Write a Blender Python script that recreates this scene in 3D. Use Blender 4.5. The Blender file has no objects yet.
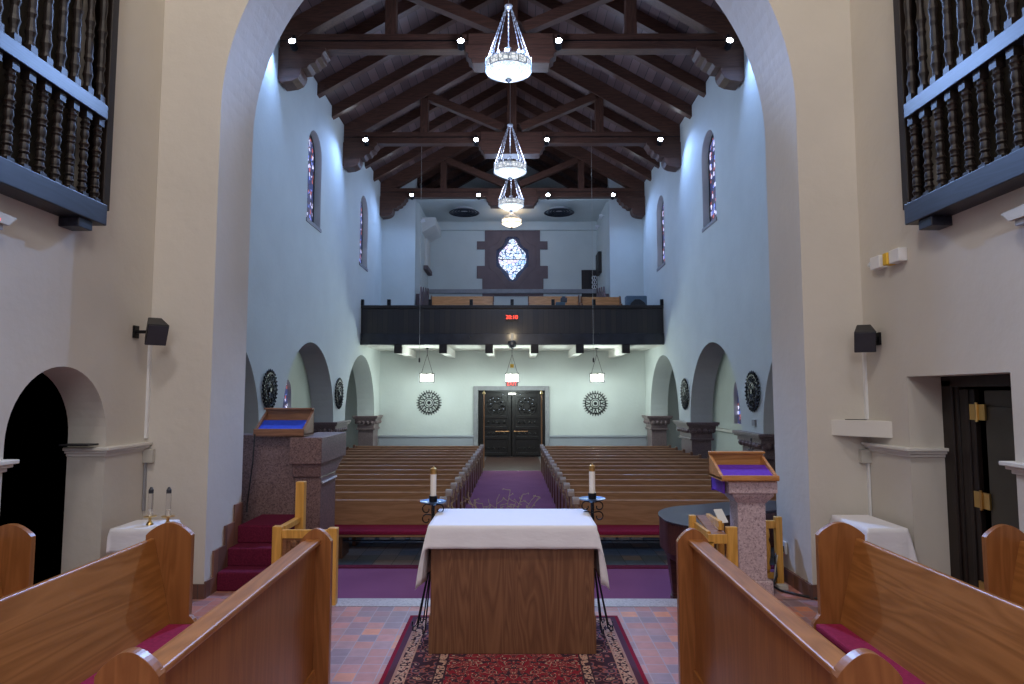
import bpy, bmesh, math, random
from mathutils import Vector, Matrix
from mathutils.geometry import tessellate_polygon
random.seed(7)
SC = bpy.context.scene
COL = SC.collection
PI = math.pi
R = math.radians
ORD = ['first','second','third','fourth','fifth','sixth','seventh','eighth','ninth','tenth','eleventh','twelfth','thirteenth','last']

# ------------------------------------------------------------------ materials
def nmat(name, rough=0.5, metal=0.0, spec=0.5):
    m = bpy.data.materials.new(name); m.use_nodes = True
    nt = m.node_tree; b = nt.nodes['Principled BSDF']
    b.inputs['Roughness'].default_value = rough
    b.inputs['Metallic'].default_value = metal
    b.inputs['Specular IOR Level'].default_value = spec
    return m, nt, b
def N(nt, t, **kw):
    n = nt.nodes.new(t)
    for k, v in kw.items():
        if k in n.inputs.keys(): n.inputs[k].default_value = v
        else: setattr(n, k, v)
    return n
def ramp(nt, fac, stops, interp='LINEAR'):
    r = nt.nodes.new('ShaderNodeValToRGB'); r.color_ramp.interpolation = interp
    els = r.color_ramp.elements
    while len(els) < len(stops): els.new(0.5)
    for e, (p, c) in zip(els, stops):
        e.position = p; e.color = (*c, 1) if len(c) == 3 else c
    nt.links.new(fac, r.inputs['Fac']); return r.outputs['Color']
def coords(nt, scale=(1,1,1), rot=(0,0,0), src='Object'):
    tc = nt.nodes.new('ShaderNodeTexCoord'); mp = nt.nodes.new('ShaderNodeMapping')
    mp.inputs['Scale'].default_value = scale; mp.inputs['Rotation'].default_value = rot
    nt.links.new(tc.outputs[src], mp.inputs['Vector']); return mp.outputs['Vector']
def bump(nt, b, h, strength=0.2, dist=0.01):
    bp = N(nt, 'ShaderNodeBump', Strength=strength, Distance=dist)
    nt.links.new(h, bp.inputs['Height']); nt.links.new(bp.outputs['Normal'], b.inputs['Normal'])
def M_(nt, op, a, b=None, c=None):
    n = nt.nodes.new('ShaderNodeMath'); n.operation = op
    for i, v in enumerate((a, b, c)):
        if v is None: continue
        if isinstance(v, (int, float)): n.inputs[i].default_value = v
        else: nt.links.new(v, n.inputs[i])
    return n.outputs[0]
def mixc(nt, f, a, b, mode='MIX'):
    n = nt.nodes.new('ShaderNodeMix'); n.data_type = 'RGBA'; n.blend_type = mode
    for s, v in ((0, f), (6, a), (7, b)):
        if isinstance(v, (int, float)): n.inputs[s].default_value = v
        elif isinstance(v, tuple): n.inputs[s].default_value = (*v, 1)
        else: nt.links.new(v, n.inputs[s])
    return n.outputs[2]
def plain(name, col, rough=0.5, metal=0.0, noise=0.08, scale=8, spec=0.5, bmp=0.0):
    m, nt, b = nmat(name, rough, metal, spec)
    n = N(nt, 'ShaderNodeTexNoise', Scale=scale, Detail=4.0)
    nt.links.new(coords(nt), n.inputs['Vector'])
    lo = tuple(max(0, c*(1-noise)) for c in col); hi = tuple(c*(1+noise) for c in col)
    nt.links.new(ramp(nt, n.outputs['Fac'], [(0.3, lo), (0.7, hi)]), b.inputs['Base Color'])
    if bmp: bump(nt, b, n.outputs['Fac'], bmp, 0.01)
    return m
def wood(name, c1, c2, axis='y', rough=0.35, ring=9.0, spec=0.5, fine=0.35):
    m, nt, b = nmat(name, rough, 0, spec)
    s = {'x': (0.35, 4, 4), 'y': (4, 0.35, 4), 'z': (4, 4, 0.35)}[axis]
    v = coords(nt, s)
    n1 = N(nt, 'ShaderNodeTexNoise', Scale=1.3, Detail=3.0, Distortion=0.6)
    nt.links.new(v, n1.inputs['Vector'])
    w = M_(nt, 'FRACT', M_(nt, 'MULTIPLY', n1.outputs['Fac'], ring))
    w = M_(nt, 'ABSOLUTE', M_(nt, 'SUBTRACT', M_(nt, 'MULTIPLY', w, 2.0), 1.0))
    s2 = {'x': (2, 60, 60), 'y': (60, 2, 60), 'z': (60, 60, 2)}[axis]
    n2 = N(nt, 'ShaderNodeTexNoise', Scale=1.5, Detail=5.0)
    nt.links.new(coords(nt, s2), n2.inputs['Vector'])
    f = M_(nt, 'ADD', M_(nt, 'MULTIPLY', w, 1-fine), M_(nt, 'MULTIPLY', n2.outputs['Fac'], fine))
    nt.links.new(ramp(nt, f, [(0.1, c1), (0.85, c2)]), b.inputs['Base Color'])
    bump(nt, b, n2.outputs['Fac'], 0.08, 0.003)
    return m
def emis(name, col, st):
    m = bpy.data.materials.new(name); m.use_nodes = True; nt = m.node_tree
    b = nt.nodes['Principled BSDF']; b.inputs['Base Color'].default_value = (*col, 1)
    b.inputs['Emission Color'].default_value = (*col, 1); b.inputs['Emission Strength'].default_value = st
    return m
MT = {}
def plaster(name, col, bmp=0.25, scale=1.2):
    m, nt, b = nmat(name, 0.75, 0, 0.25)
    n = N(nt, 'ShaderNodeTexNoise', Scale=scale, Detail=5.0); nt.links.new(coords(nt), n.inputs['Vector'])
    n2 = N(nt, 'ShaderNodeTexNoise', Scale=9.0, Detail=6.0); nt.links.new(coords(nt), n2.inputs['Vector'])
    lo = tuple(c*0.96 for c in col); hi = tuple(min(1, c*1.03) for c in col)
    nt.links.new(ramp(nt, n.outputs['Fac'], [(0.3, lo), (0.7, hi)]), b.inputs['Base Color'])
    bump(nt, b, n2.outputs['Fac'], bmp, 0.02); return m
MT['plaster'] = plaster('chancel_plaster', (0.62, 0.58, 0.52))
MT['plaster_white'] = plaster('white_plaster', (0.68, 0.66, 0.62), 0.1)
MT['nave_plaster'] = plaster('nave_plaster', (0.60, 0.64, 0.62))
MT['reveal_plaster'] = plaster('soffit_plaster', (0.22, 0.20, 0.20))
MT['dado_paint'] = plaster('grey_dado_paint', (0.34, 0.36, 0.40), 0.05)
MT['grey_stone'] = plain('grey_stone', (0.27, 0.27, 0.29), 0.6, 0, 0.1, 6)
MT['pew'] = wood('oak_pew_x', (0.33, 0.175, 0.085), (0.46, 0.26, 0.135), 'x', 0.30)
MT['pew_end'] = wood('oak_pew_end', (0.13, 0.055, 0.028), (0.20, 0.09, 0.045), 'z', 0.3)
MT['scroll_sheen'] = wood('oak_scroll_sheen', (0.36, 0.28, 0.24), (0.48, 0.40, 0.36), 'x', 0.25)  # oak lightened to paint in the spotlight reflection on the scrolls
MT['choir'] = wood('choir_oak_y', (0.27, 0.098, 0.024), (0.40, 0.158, 0.045), 'y', 0.33)
MT['choir_z'] = wood('choir_oak_z', (0.235, 0.082, 0.022), (0.33, 0.125, 0.038), 'z', 0.33)
MT['yellow_oak'] = wood('golden_oak', (0.55, 0.27, 0.05), (0.75, 0.40, 0.09), 'z', 0.35)
MT['desk_oak'] = wood('desk_oak', (0.48, 0.20, 0.06), (0.66, 0.31, 0.11), 'x', 0.35)
MT['desk_dark'] = wood('walnut_desk', (0.20, 0.085, 0.04), (0.30, 0.14, 0.07), 'x', 0.35)
MT['roof_wood'] = wood('dark_roof_timber_x', (0.060, 0.024, 0.014), (0.12, 0.05, 0.030), 'x', 0.45)
MT['roof_wood_z'] = wood('dark_roof_timber_z', (0.060, 0.024, 0.014), (0.12, 0.05, 0.030), 'z', 0.45)
MT['dark_wood'] = wood('dark_screen_wood', (0.008, 0.0045, 0.0035), (0.017, 0.009, 0.007), 'z', 0.5)
MT['dark_wood_y'] = wood('dark_beam_wood_sheen', (0.008, 0.010, 0.020), (0.018, 0.021, 0.038), 'y', 0.4)  # blue tint puts the beam's bluish highlight into the wood colour
MT['door_wood'] = wood('black_door_wood', (0.0035, 0.0028, 0.003), (0.009, 0.007, 0.007), 'z', 0.4)
MT['screen_back'] = plain('brown_grille_cloth', (0.018, 0.014, 0.009), 0.9, 0, 0.3, 60)
MT['mahogany'] = wood('piano_mahogany', (0.05, 0.018, 0.014), (0.09, 0.032, 0.022), 'x', 0.35)
MT['piano_top'] = plain('glossy_piano_lid', (0.035, 0.024, 0.03), 0.28, 0, 0.1, 5)
MT['brass'] = plain('brass', (0.70, 0.48, 0.18), 0.3, 1.0, 0.05)
MT['silver'] = plain('silver_chain', (0.75, 0.78, 0.82), 0.3, 0.9, 0.05)
MT['iron'] = plain('black_iron', (0.012, 0.012, 0.015), 0.45, 0.6, 0.1)
MT['blue_iron'] = plain('polished_dish', (0.12, 0.22, 0.36), 0.3, 0.9, 0.05)
MT['black'] = plain('black_plastic', (0.018, 0.018, 0.022), 0.5, 0, 0.1)
MT['dark'] = plain('unlit_black', (0.0008, 0.0008, 0.0008), 0.9, 0, 0.1, spec=0.0)  # near-black colour stands in for unlit depth behind the doorways
MT['white'] = plain('white_enamel', (0.75, 0.75, 0.76), 0.4, 0, 0.03)
MT['paper'] = plain('white_paper', (0.8, 0.8, 0.8), 0.7, 0, 0.03)
MT['wax'] = plain('candle_wax', (0.85, 0.80, 0.72), 0.5, 0, 0.03)
MT['yellow'] = plain('yellow_plastic', (0.75, 0.45, 0.02), 0.4, 0, 0.1)
MT['cushion'] = plain('crimson_cushion', (0.25, 0.012, 0.05), 0.85, 0, 0.15, 40, 0.2)
MT['maroon_carpet'] = plain('maroon_stair_carpet', (0.12, 0.012, 0.034), 0.95, 0, 0.25, 60, 0.1, 0.2)
MT['blue_cloth'] = plain('royal_blue_cloth', (0.02, 0.06, 0.55), 0.7, 0, 0.1, 20)
MT['purple_cloth'] = plain('purple_cloth', (0.14, 0.03, 0.50), 0.7, 0, 0.1, 20)
MT['twig'] = plain('dry_twig', (0.35, 0.27, 0.15), 0.8, 0, 0.2)
MT['beige_metal'] = plain('beige_box', (0.5, 0.48, 0.43), 0.5, 0, 0.05)
MT['vent'] = plain('dark_vent', (0.05, 0.055, 0.07), 0.4, 0.3, 0.1)
MT['copper'] = plain('copper_pole', (0.45, 0.22, 0.10), 0.4, 0.6, 0.1)
def cloth_mat():
    m, nt, b = nmat('white_linen', 0.8, 0, 0.2)
    n = N(nt, 'ShaderNodeTexNoise', Scale=5.0, Detail=6.0); nt.links.new(coords(nt, (1, 1, 2.5)), n.inputs['Vector'])
    b.inputs['Base Color'].default_value = (0.82, 0.81, 0.86, 1)
    bump(nt, b, n.outputs['Fac'], 0.35, 0.02); return m
MT['linen'] = cloth_mat()
def carpet_mat(name, c1, c2):
    m, nt, b = nmat(name, 0.95, 0, 0.1)
    n = N(nt, 'ShaderNodeTexNoise', Scale=120.0, Detail=3.0); nt.links.new(coords(nt), n.inputs['Vector'])
    n2 = N(nt, 'ShaderNodeTexNoise', Scale=1.5, Detail=2.0); nt.links.new(coords(nt), n2.inputs['Vector'])
    f = M_(nt, 'ADD', M_(nt, 'MULTIPLY', n.outputs['Fac'], 0.6), M_(nt, 'MULTIPLY', n2.outputs['Fac'], 0.4))
    nt.links.new(ramp(nt, f, [(0.3, c1), (0.7, c2)]), b.inputs['Base Color'])
    bump(nt, b, n.outputs['Fac'], 0.3, 0.005); return m
MT['purple_carpet'] = carpet_mat('purple_carpet', (0.18, 0.058, 0.135), (0.255, 0.092, 0.19))
def granite(name, cols):
    m, nt, b = nmat(name, 0.35)
    v = N(nt, 'ShaderNodeTexVoronoi', Scale=75.0); nt.links.new(coords(nt), v.inputs['Vector'])
    n = N(nt, 'ShaderNodeTexNoise', Scale=45.0, Detail=4.0); nt.links.new(coords(nt), n.inputs['Vector'])
    f = M_(nt, 'ADD', M_(nt, 'MULTIPLY', v.outputs['Color'], 0.5), M_(nt, 'MULTIPLY', n.outputs['Fac'], 0.5))
    nt.links.new(ramp(nt, f, [(0.2, cols[0]), (0.45, cols[1]), (0.75, cols[2])]), b.inputs['Base Color']); return m
MT['granite'] = granite('pink_granite', [(0.06, 0.032, 0.032), (0.16, 0.095, 0.09), (0.26, 0.165, 0.15)])
MT['granite_lit'] = granite('lit_pink_granite', [(0.26, 0.17, 0.19), (0.56, 0.42, 0.45), (0.72, 0.58, 0.60)])  # pink granite, tone raised for the accent light falling on the pedestal
MT['pier_stone'] = granite('brown_pier_stone', [(0.11, 0.075, 0.075), (0.20, 0.145, 0.145), (0.27, 0.20, 0.20)])
MT['sill_stone'] = granite('pale_sill_stone', [(0.25, 0.21, 0.22), (0.42, 0.36, 0.36), (0.52, 0.46, 0.46)])
MT['surround'] = plain('mauve_stone', (0.15, 0.105, 0.11), 0.7, 0, 0.12, 2)
def tile_mat(name, size, cols, mortar, msz=0.045, off=0.0, sx=1.0, rough=0.4):
    m, nt, b = nmat(name, rough)
    tc = nt.nodes.new('ShaderNodeTexCoord'); sp = nt.nodes.new('ShaderNodeSeparateXYZ')
    nt.links.new(tc.outputs['Object'], sp.inputs[0])
    u = M_(nt, 'DIVIDE', sp.outputs[0], size*sx); v = M_(nt, 'DIVIDE', sp.outputs[1], size)
    fu, fv = M_(nt, 'FRACT', u), M_(nt, 'FRACT', v)
    cb = nt.nodes.new('ShaderNodeCombineXYZ')
    nt.links.new(M_(nt, 'FLOOR', u), cb.inputs[0]); nt.links.new(M_(nt, 'FLOOR', v), cb.inputs[1])
    wn = nt.nodes.new('ShaderNodeTexWhiteNoise'); nt.links.new(cb.outputs[0], wn.inputs['Vector'])
    k = len(cols)
    c = ramp(nt, wn.outputs['Value'], [(i/k, cc) for i, cc in enumerate(cols)], 'CONSTANT')
    n = N(nt, 'ShaderNodeTexNoise', Scale=14.0, Detail=5.0); nt.links.new(tc.outputs['Object'], n.inputs['Vector'])
    c = mixc(nt, 0.45, c, ramp(nt, n.outputs['Fac'], [(0.3, (0.75,)*3), (0.7, (1.2,)*3)]), 'MULTIPLY')
    e = M_(nt, 'MINIMUM', M_(nt, 'MINIMUM', fu, M_(nt, 'SUBTRACT', 1.0, fu)), M_(nt, 'MINIMUM', fv, M_(nt, 'SUBTRACT', 1.0, fv)))
    g = M_(nt, 'LESS_THAN', e, msz)
    nt.links.new(mixc(nt, g, c, mortar), b.inputs['Base Color'])
    bump(nt, b, M_(nt, 'MINIMUM', e, msz), 0.4, 0.05); return m
MT['quarry'] = tile_mat('quarry_tile', 0.150, [(0.46, 0.18, 0.14), (0.34, 0.17, 0.17), (0.66, 0.24, 0.12), (0.26, 0.16, 0.18), (0.52, 0.21, 0.17), (0.40, 0.21, 0.20), (0.30, 0.18, 0.19), (0.50, 0.20, 0.15)], (0.38, 0.27, 0.27), 0.03)
MT['slate'] = tile_mat('slate_tile', 0.3, [(0.10, 0.12, 0.15), (0.16, 0.155, 0.17), (0.11, 0.14, 0.17), (0.22, 0.18, 0.16)], (0.03, 0.03, 0.035), 0.02)
MT['base_tile'] = tile_mat('brown_base_tile', 0.18, [(0.17, 0.085, 0.06), (0.14, 0.075, 0.06), (0.20, 0.095, 0.065)], (0.09, 0.06, 0.05), 0.02)
MT['wood_floor'] = wood('brown_wood_floor', (0.035, 0.014, 0.011), (0.06, 0.026, 0.02), 'x', 0.5)
def base_tile():
    m, nt, b = nmat('brown_skirting_tile', 0.4)
    tc = nt.nodes.new('ShaderNodeTexCoord'); sp = nt.nodes.new('ShaderNodeSeparateXYZ'); nt.links.new(tc.outputs['Object'], sp.inputs[0])
    u = M_(nt, 'DIVIDE', M_(nt, 'ADD', sp.outputs[0], sp.outputs[1]), 0.18)
    wn = nt.nodes.new('ShaderNodeTexWhiteNoise'); wn.noise_dimensions = '1D'; nt.links.new(M_(nt, 'FLOOR', u), wn.inputs['W'])
    c = ramp(nt, wn.outputs['Value'], [(0, (0.12, 0.06, 0.045)), (1, (0.27, 0.125, 0.085))])
    nt.links.new(mixc(nt, M_(nt, 'LESS_THAN', M_(nt, 'FRACT', u), 0.05), c, (0.08, 0.055, 0.05)), b.inputs['Base Color']); return m
MT['base_tile'] = base_tile()
def roof_mat():
    m, nt, b = nmat('roof_boards', 0.55)
    tc = nt.nodes.new('ShaderNodeTexCoord'); sp = nt.nodes.new('ShaderNodeSeparateXYZ')
    nt.links.new(tc.outputs['Object'], sp.inputs[0])
    u = M_(nt, 'DIVIDE', sp.outputs[0], 0.24); fu = M_(nt, 'FRACT', u)
    wn = nt.nodes.new('ShaderNodeTexWhiteNoise'); wn.noise_dimensions = '1D'; nt.links.new(M_(nt, 'FLOOR', u), wn.inputs['W'])
    c = ramp(nt, wn.outputs['Value'], [(0, (0.085, 0.048, 0.045)), (1, (0.17, 0.10, 0.095))])
    g = M_(nt, 'LESS_THAN', fu, 0.07)
    nt.links.new(mixc(nt, g, c, (0.012, 0.008, 0.008)), b.inputs['Base Color']); return m
MT['roof_boards'] = roof_mat()
def board_front_mat():
    m, nt, b = nmat('parapet_boards', 0.3)
    tc = nt.nodes.new('ShaderNodeTexCoord'); sp = nt.nodes.new('ShaderNodeSeparateXYZ')
    nt.links.new(tc.outputs['Object'], sp.inputs[0])
    u = M_(nt, 'DIVIDE', sp.outputs[0], 0.19); fu = M_(nt, 'FRACT', u)
    wn = nt.nodes.new('ShaderNodeTexWhiteNoise'); wn.noise_dimensions = '1D'; nt.links.new(M_(nt, 'FLOOR', u), wn.inputs['W'])
    c = ramp(nt, wn.outputs['Value'], [(0, (0.016, 0.012, 0.013)), (1, (0.036, 0.025, 0.019))])
    g = M_(nt, 'LESS_THAN', fu, 0.09)
    nt.links.new(mixc(nt, g, c, (0.006, 0.005, 0.006)), b.inputs['Base Color'])
    bump(nt, b, g, -0.6, 0.01); return m
MT['boards'] = board_front_mat()
def rug_mat(hx, hy):
    m, nt, b = nmat('persian_rug', 0.95, 0, 0.1)
    tc = nt.nodes.new('ShaderNodeTexCoord'); sp = nt.nodes.new('ShaderNodeSeparateXYZ')
    nt.links.new(tc.outputs['Object'], sp.inputs[0])
    ax = M_(nt, 'ABSOLUTE', sp.outputs[0]); ay = M_(nt, 'ABSOLUTE', sp.outputs[1])
    d = M_(nt, 'MINIMUM', M_(nt, 'SUBTRACT', hx, ax), M_(nt, 'SUBTRACT', hy, ay))
    cb = nt.nodes.new('ShaderNodeCombineXYZ'); nt.links.new(ax, cb.inputs[0]); nt.links.new(sp.outputs[1], cb.inputs[1])
    ns = N(nt, 'ShaderNodeTexNoise', Scale=9.0, Detail=2.0); nt.links.new(cb.outputs[0], ns.inputs['Vector'])
    v1 = N(nt, 'ShaderNodeTexVoronoi', Scale=15.0); nt.links.new(mixc(nt, 0.08, cb.outputs[0], ns.outputs['Color']), v1.inputs['Vector'])
    v2 = N(nt, 'ShaderNodeTexVoronoi', Scale=34.0); nt.links.new(mixc(nt, 0.04, cb.outputs[0], ns.outputs['Color']), v2.inputs['Vector'])
    red, navy, tan, blue, rose = (0.26, 0.022, 0.038), (0.05, 0.025, 0.04), (0.52, 0.33, 0.26), (0.09, 0.08, 0.13), (0.34, 0.11, 0.10)
    fld = ramp(nt, v1.outputs['Distance'], [(0.0, tan), (0.16, navy), (0.27, red), (0.38, red), (0.46, tan), (0.52, navy), (0.6, red)], 'CONSTANT')
    fl2 = ramp(nt, v2.outputs['Distance'], [(0.0, tan), (0.2, red), (0.45, rose), (0.55, navy)], 'CONSTANT')
    field = mixc(nt, M_(nt, 'GREATER_THAN', ns.outputs['Fac'], 0.5), fld, fl2)
    dk = ramp(nt, v1.outputs['Distance'], [(0.0, rose), (0.14, tan), (0.22, navy), (0.4, blue), (0.47, rose), (0.55, navy)], 'CONSTANT')
    tn = ramp(nt, v2.outputs['Distance'], [(0.0, red), (0.22, tan), (0.5, tan), (0.56, navy)], 'CONSTANT')
    def band(c, lo, col): return mixc(nt, M_(nt, 'GREATER_THAN', d, lo), c, col)
    c = band((0.22, 0.01, 0.03), 0.03, (0.09, 0.035, 0.06))
    c = band(c, 0.075, (0.40, 0.22, 0.18)); c = band(c, 0.095, tn); c = band(c, 0.165, (0.45, 0.25, 0.19)); c = band(c, 0.175, dk)
    c = band(c, 0.36, navy); c = band(c, 0.372, tn); c = band(c, 0.43, navy); c = band(c, 0.442, field)
    nt.links.new(c, b.inputs['Base Color']); bump(nt, b, v2.outputs['Distance'], 0.2, 0.004); return m
def stained(name, st, light):
    m, nt, b = nmat(name, 0.3)
    tc = coords(nt, (1, 1, 1)); v = N(nt, 'ShaderNodeTexVoronoi', Scale=6.5 if light else 9.0); nt.links.new(tc, v.inputs['Vector'])
    e = N(nt, 'ShaderNodeTexVoronoi', Scale=6.5 if light else 9.0, feature='DISTANCE_TO_EDGE'); nt.links.new(tc, e.inputs['Vector'])
    sp = nt.nodes.new('ShaderNodeSeparateColor'); nt.links.new(v.outputs['Color'], sp.inputs[0])
    if light: st_ = [(0, (0.75, 0.88, 1)), (0.3, (0.45, 0.68, 1)), (0.45, (0.95, 0.98, 1)), (0.9, (0.9, 0.7, 0.95))]
    else: st_ = [(0, (0.02, 0.03, 0.10)), (0.3, (0.30, 0.08, 0.07)), (0.42, (0.03, 0.02, 0.03)), (0.6, (0.12, 0.16, 0.45)), (0.72, (0.62, 0.58, 0.80)), (0.86, (0.02, 0.02, 0.05))]
    c = ramp(nt, sp.outputs[0], st_, 'CONSTANT')
    g = M_(nt, 'LESS_THAN', e.outputs['Distance'], 0.08 if light else 0.05)
    c = mixc(nt, g, c, (0.02, 0.05, 0.14) if light else (0.005, 0.008, 0.02))
    nt.links.new(c, b.inputs['Base Color']); nt.links.new(c, b.inputs['Emission Color']); b.inputs['Emission Strength'].default_value = st
    return m
MT['glass_bright'] = stained('bright_stained_glass', 1.05, True)
MT['glass_dark'] = stained('dark_stained_glass', 1.6, False)
def lampglass(name, col, col2, st):
    m, nt, b = nmat(name, 0.4)
    v = N(nt, 'ShaderNodeTexVoronoi', Scale=13.0, feature='DISTANCE_TO_EDGE'); nt.links.new(coords(nt), v.inputs['Vector'])
    c = ramp(nt, v.outputs['Distance'], [(0.04, col2), (0.16, col)])
    b.inputs['Base Color'].default_value = (0.12, 0.13, 0.15, 1); nt.links.new(c, b.inputs['Emission Color']); b.inputs['Emission Strength'].default_value = st; return m
MT['lamp'] = lampglass('glowing_bowl', (0.97, 1.0, 0.98), (0.5, 0.6, 0.62), 1.15)
MT['drum'] = lampglass('glowing_drum', (0.95, 0.98, 1.0), (0.25, 0.30, 0.36), 0.95)
MT['lamp_warm'] = emis('amber_glass', (1.0, 0.80, 0.52), 2.2)
MT['lamp_soft'] = emis('lantern_glass', (1.0, 0.98, 0.88), 3.5)
MT['spot'] = emis('spot_lens', (0.80, 0.88, 1.0), 40.0)
MT['red_led'] = emis('red_led', (1.0, 0.06, 0.03), 3.0)
MT['exit_red'] = emis('exit_red', (1.0, 0.05, 0.04), 1.5)
MT['door_spark'] = emis('door_bead_glint', (0.7, 0.8, 1.0), 0.9)  # self-glow painted on as sparkle; the beads are no lamps
def glass_tube():
    m, nt, b = nmat('clear_glass', 0.05); b.inputs['Transmission Weight'].default_value = 1.0
    b.inputs['IOR'].default_value = 1.1; b.inputs['Base Color'].default_value = (0.92, 0.92, 0.95, 1); return m
MT['glass'] = glass_tube()

# ------------------------------------------------------------------ mesh builder
class MB:
    def __init__(s): s.bm = bmesh.new()
    def box(s, x0, x1, y0, y1, z0, z1, mat=None):
        vs = [s.bm.verts.new(p) for p in ((x0,y0,z0),(x1,y0,z0),(x1,y1,z0),(x0,y1,z0),(x0,y0,z1),(x1,y0,z1),(x1,y1,z1),(x0,y1,z1))]
        if mat is not None:
            for v in vs: v.co = mat @ v.co
        for f in ((0,3,2,1),(4,5,6,7),(0,1,5,4),(1,2,6,5),(2,3,7,6),(3,0,4,7)): s.bm.faces.new([vs[i] for i in f])
        return s
    def bar(s, a, b, w, h, upv=(0,0,1)):
        a, b = Vector(a), Vector(b); d = b-a; L = d.length; d.normalize()
        sx = d.cross(Vector(upv)).normalized(); u = sx.cross(d).normalized()
        m = Matrix((( *sx, ),( *d, ),( *u, ))).transposed().to_4x4(); m.translation = a
        return s.box(-w/2, w/2, 0, L, -h/2, h/2, m)
    def prism(s, pts, axis, a, b, mat=None):
        """pts: 2D outline; axis x:(y,z) y:(x,z) z:(x,y)"""
        def P(p, t): return {'x': (t, p[0], p[1]), 'y': (p[0], t, p[1]), 'z': (p[0], p[1], t)}[axis]
        tri = tessellate_polygon([[Vector((p[0], p[1], 0)) for p in pts]])
        A = [s.bm.verts.new(P(p, a)) for p in pts]; B = [s.bm.verts.new(P(p, b)) for p in pts]
        if mat is not None:
            for v in A+B: v.co = mat @ v.co
        for t in tri:
            try: s.bm.faces.new([A[i] for i in t]); s.bm.faces.new([B[i] for i in reversed(t)])
            except ValueError: pass
        n = len(pts)
        for i in range(n): s.bm.faces.new([A[i], A[(i+1) % n], B[(i+1) % n], B[i]])
        return s
    def holed(s, outer, holes, axis, a, b):
        def P(p, t): return {'x': (t, p[0], p[1]), 'y': (p[0], t, p[1]), 'z': (p[0], p[1], t)}[axis]
        loops = [outer]+holes
        tri = tessellate_polygon([[Vector((p[0], p[1], 0)) for p in l] for l in loops])
        flat = [p for l in loops for p in l]
        A = [s.bm.verts.new(P(p, a)) for p in flat]; B = [s.bm.verts.new(P(p, b)) for p in flat]
        for t in tri:
            s.bm.faces.new([A[i] for i in t]); s.bm.faces.new([B[i] for i in reversed(t)])
        o = 0
        for l in loops:
            n = len(l)
            for i in range(n): s.bm.faces.new([A[o+i], A[o+(i+1) % n], B[o+(i+1) % n], B[o+i]])
            o += n
        return s
    def lathe(s, prof, c=(0,0,0), seg=20, mat=None, cap=True):
        rings = []
        for r, z in prof:
            ring = [s.bm.verts.new(Vector((c[0]+r*math.cos(2*PI*i/seg), c[1]+r*math.sin(2*PI*i/seg), c[2]+z))) for i in range(seg)]
            rings.append(ring)
        for a, b in zip(rings, rings[1:]):
            for i in range(seg): s.bm.faces.new([a[i], a[(i+1) % seg], b[(i+1) % seg], b[i]])
        if cap:
            s.bm.faces.new(list(reversed(rings[0]))); s.bm.faces.new(rings[-1])
        if mat is not None:
            for ring in rings:
                for v in ring: v.co = mat @ v.co
        return s
    def tube(s, pts, r, seg=8, closed=False):
        pts = [Vector(p) for p in pts]; n = len(pts); rings = []
        rr = r if isinstance(r, (list, tuple)) else [r]*n
        for i, p in enumerate(pts):
            if closed: d = pts[(i+1) % n]-pts[i-1]
            else: d = pts[min(i+1, n-1)]-pts[max(i-1, 0)]
            d.normalize(); u = Vector((0,0,1)) if abs(d.z) < .9 else Vector((1,0,0))
            a = d.cross(u).normalized(); b = a.cross(d)
            rings.append([s.bm.verts.new(p+rr[i]*(a*math.cos(2*PI*k/seg)+b*math.sin(2*PI*k/seg))) for k in range(seg)])
        m = n if closed else n-1
        for i in range(m):
            A, B = rings[i], rings[(i+1) % n]
            for k in range(seg): s.bm.faces.new([A[k], A[(k+1) % seg], B[(k+1) % seg], B[k]])
        if not closed:
            s.bm.faces.new(list(reversed(rings[0]))); s.bm.faces.new(rings[-1])
        return s
    def build(s, name, mat, parent=None, bevel=0.0, smooth=False, origin=None, solid=None):
        bmesh.ops.recalc_face_normals(s.bm, faces=s.bm.faces[:])
        if parent is not None: o0 = parent.get('_o') and Vector(parent['_o']) or Vector((0,0,0))
        elif origin is not None: o0 = Vector(origin)
        else:
            xs = [v.co for v in s.bm.verts]
            o0 = Vector(((min(v.x for v in xs)+max(v.x for v in xs))/2, (min(v.y for v in xs)+max(v.y for v in xs))/2, min(v.z for v in xs)))
        for v in s.bm.verts: v.co -= o0
        me = bpy.data.meshes.new(name); s.bm.to_mesh(me); s.bm.free()
        if smooth:
            for p in me.polygons: p.use_smooth = True
        me.materials.append(MT[mat] if isinstance(mat, str) else mat)
        o = bpy.data.objects.new(name, me); COL.objects.link(o)
        if parent is not None: o.parent = parent
        else: o.location = o0
        o['_o'] = tuple(o0)
        if solid:
            md = o.modifiers.new('solid', 'SOLIDIFY'); md.thickness = solid; md.offset = 0
        if bevel:
            md = o.modifiers.new('bevel', 'BEVEL'); md.width = bevel; md.segments = 2; md.limit_method = 'ANGLE'; md.angle_limit = R(40)
        return o
def tag(o, label, cat, group=None):
    o['label'] = label; o['category'] = cat
    if group: o['group'] = group
    return o
def thing(name, label, cat, loc=(0,0,0), group=None):
    o = bpy.data.objects.new(name, None); COL.objects.link(o); o.location = loc; o['_o'] = tuple(loc)
    o.empty_display_size = 0.1
    return tag(o, label, cat, group)
def struct(o):
    o['kind'] = 'structure'; return o
def dup(root, loc=None, rotz=None, label=None, group=None, scale=None):
    r = root.copy(); COL.objects.link(r)
    if loc is not None: r.location = loc
    if rotz is not None: r.rotation_euler = (0, 0, rotz)
    if scale is not None: r.scale = scale
    if label: r['label'] = label
    if group: r['group'] = group
    for ch in list(root.children):
        c = ch.copy(); COL.objects.link(c); c.parent = r
        for g in list(ch.children):
            d = g.copy(); COL.objects.link(d); d.parent = c
    return r
def arc(cx, cz, r, a0, a1, n=20): return [(cx+r*math.cos(R(a0+(a1-a0)*i/n)), cz+r*math.sin(R(a0+(a1-a0)*i/n))) for i in range(n+1)]
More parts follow.
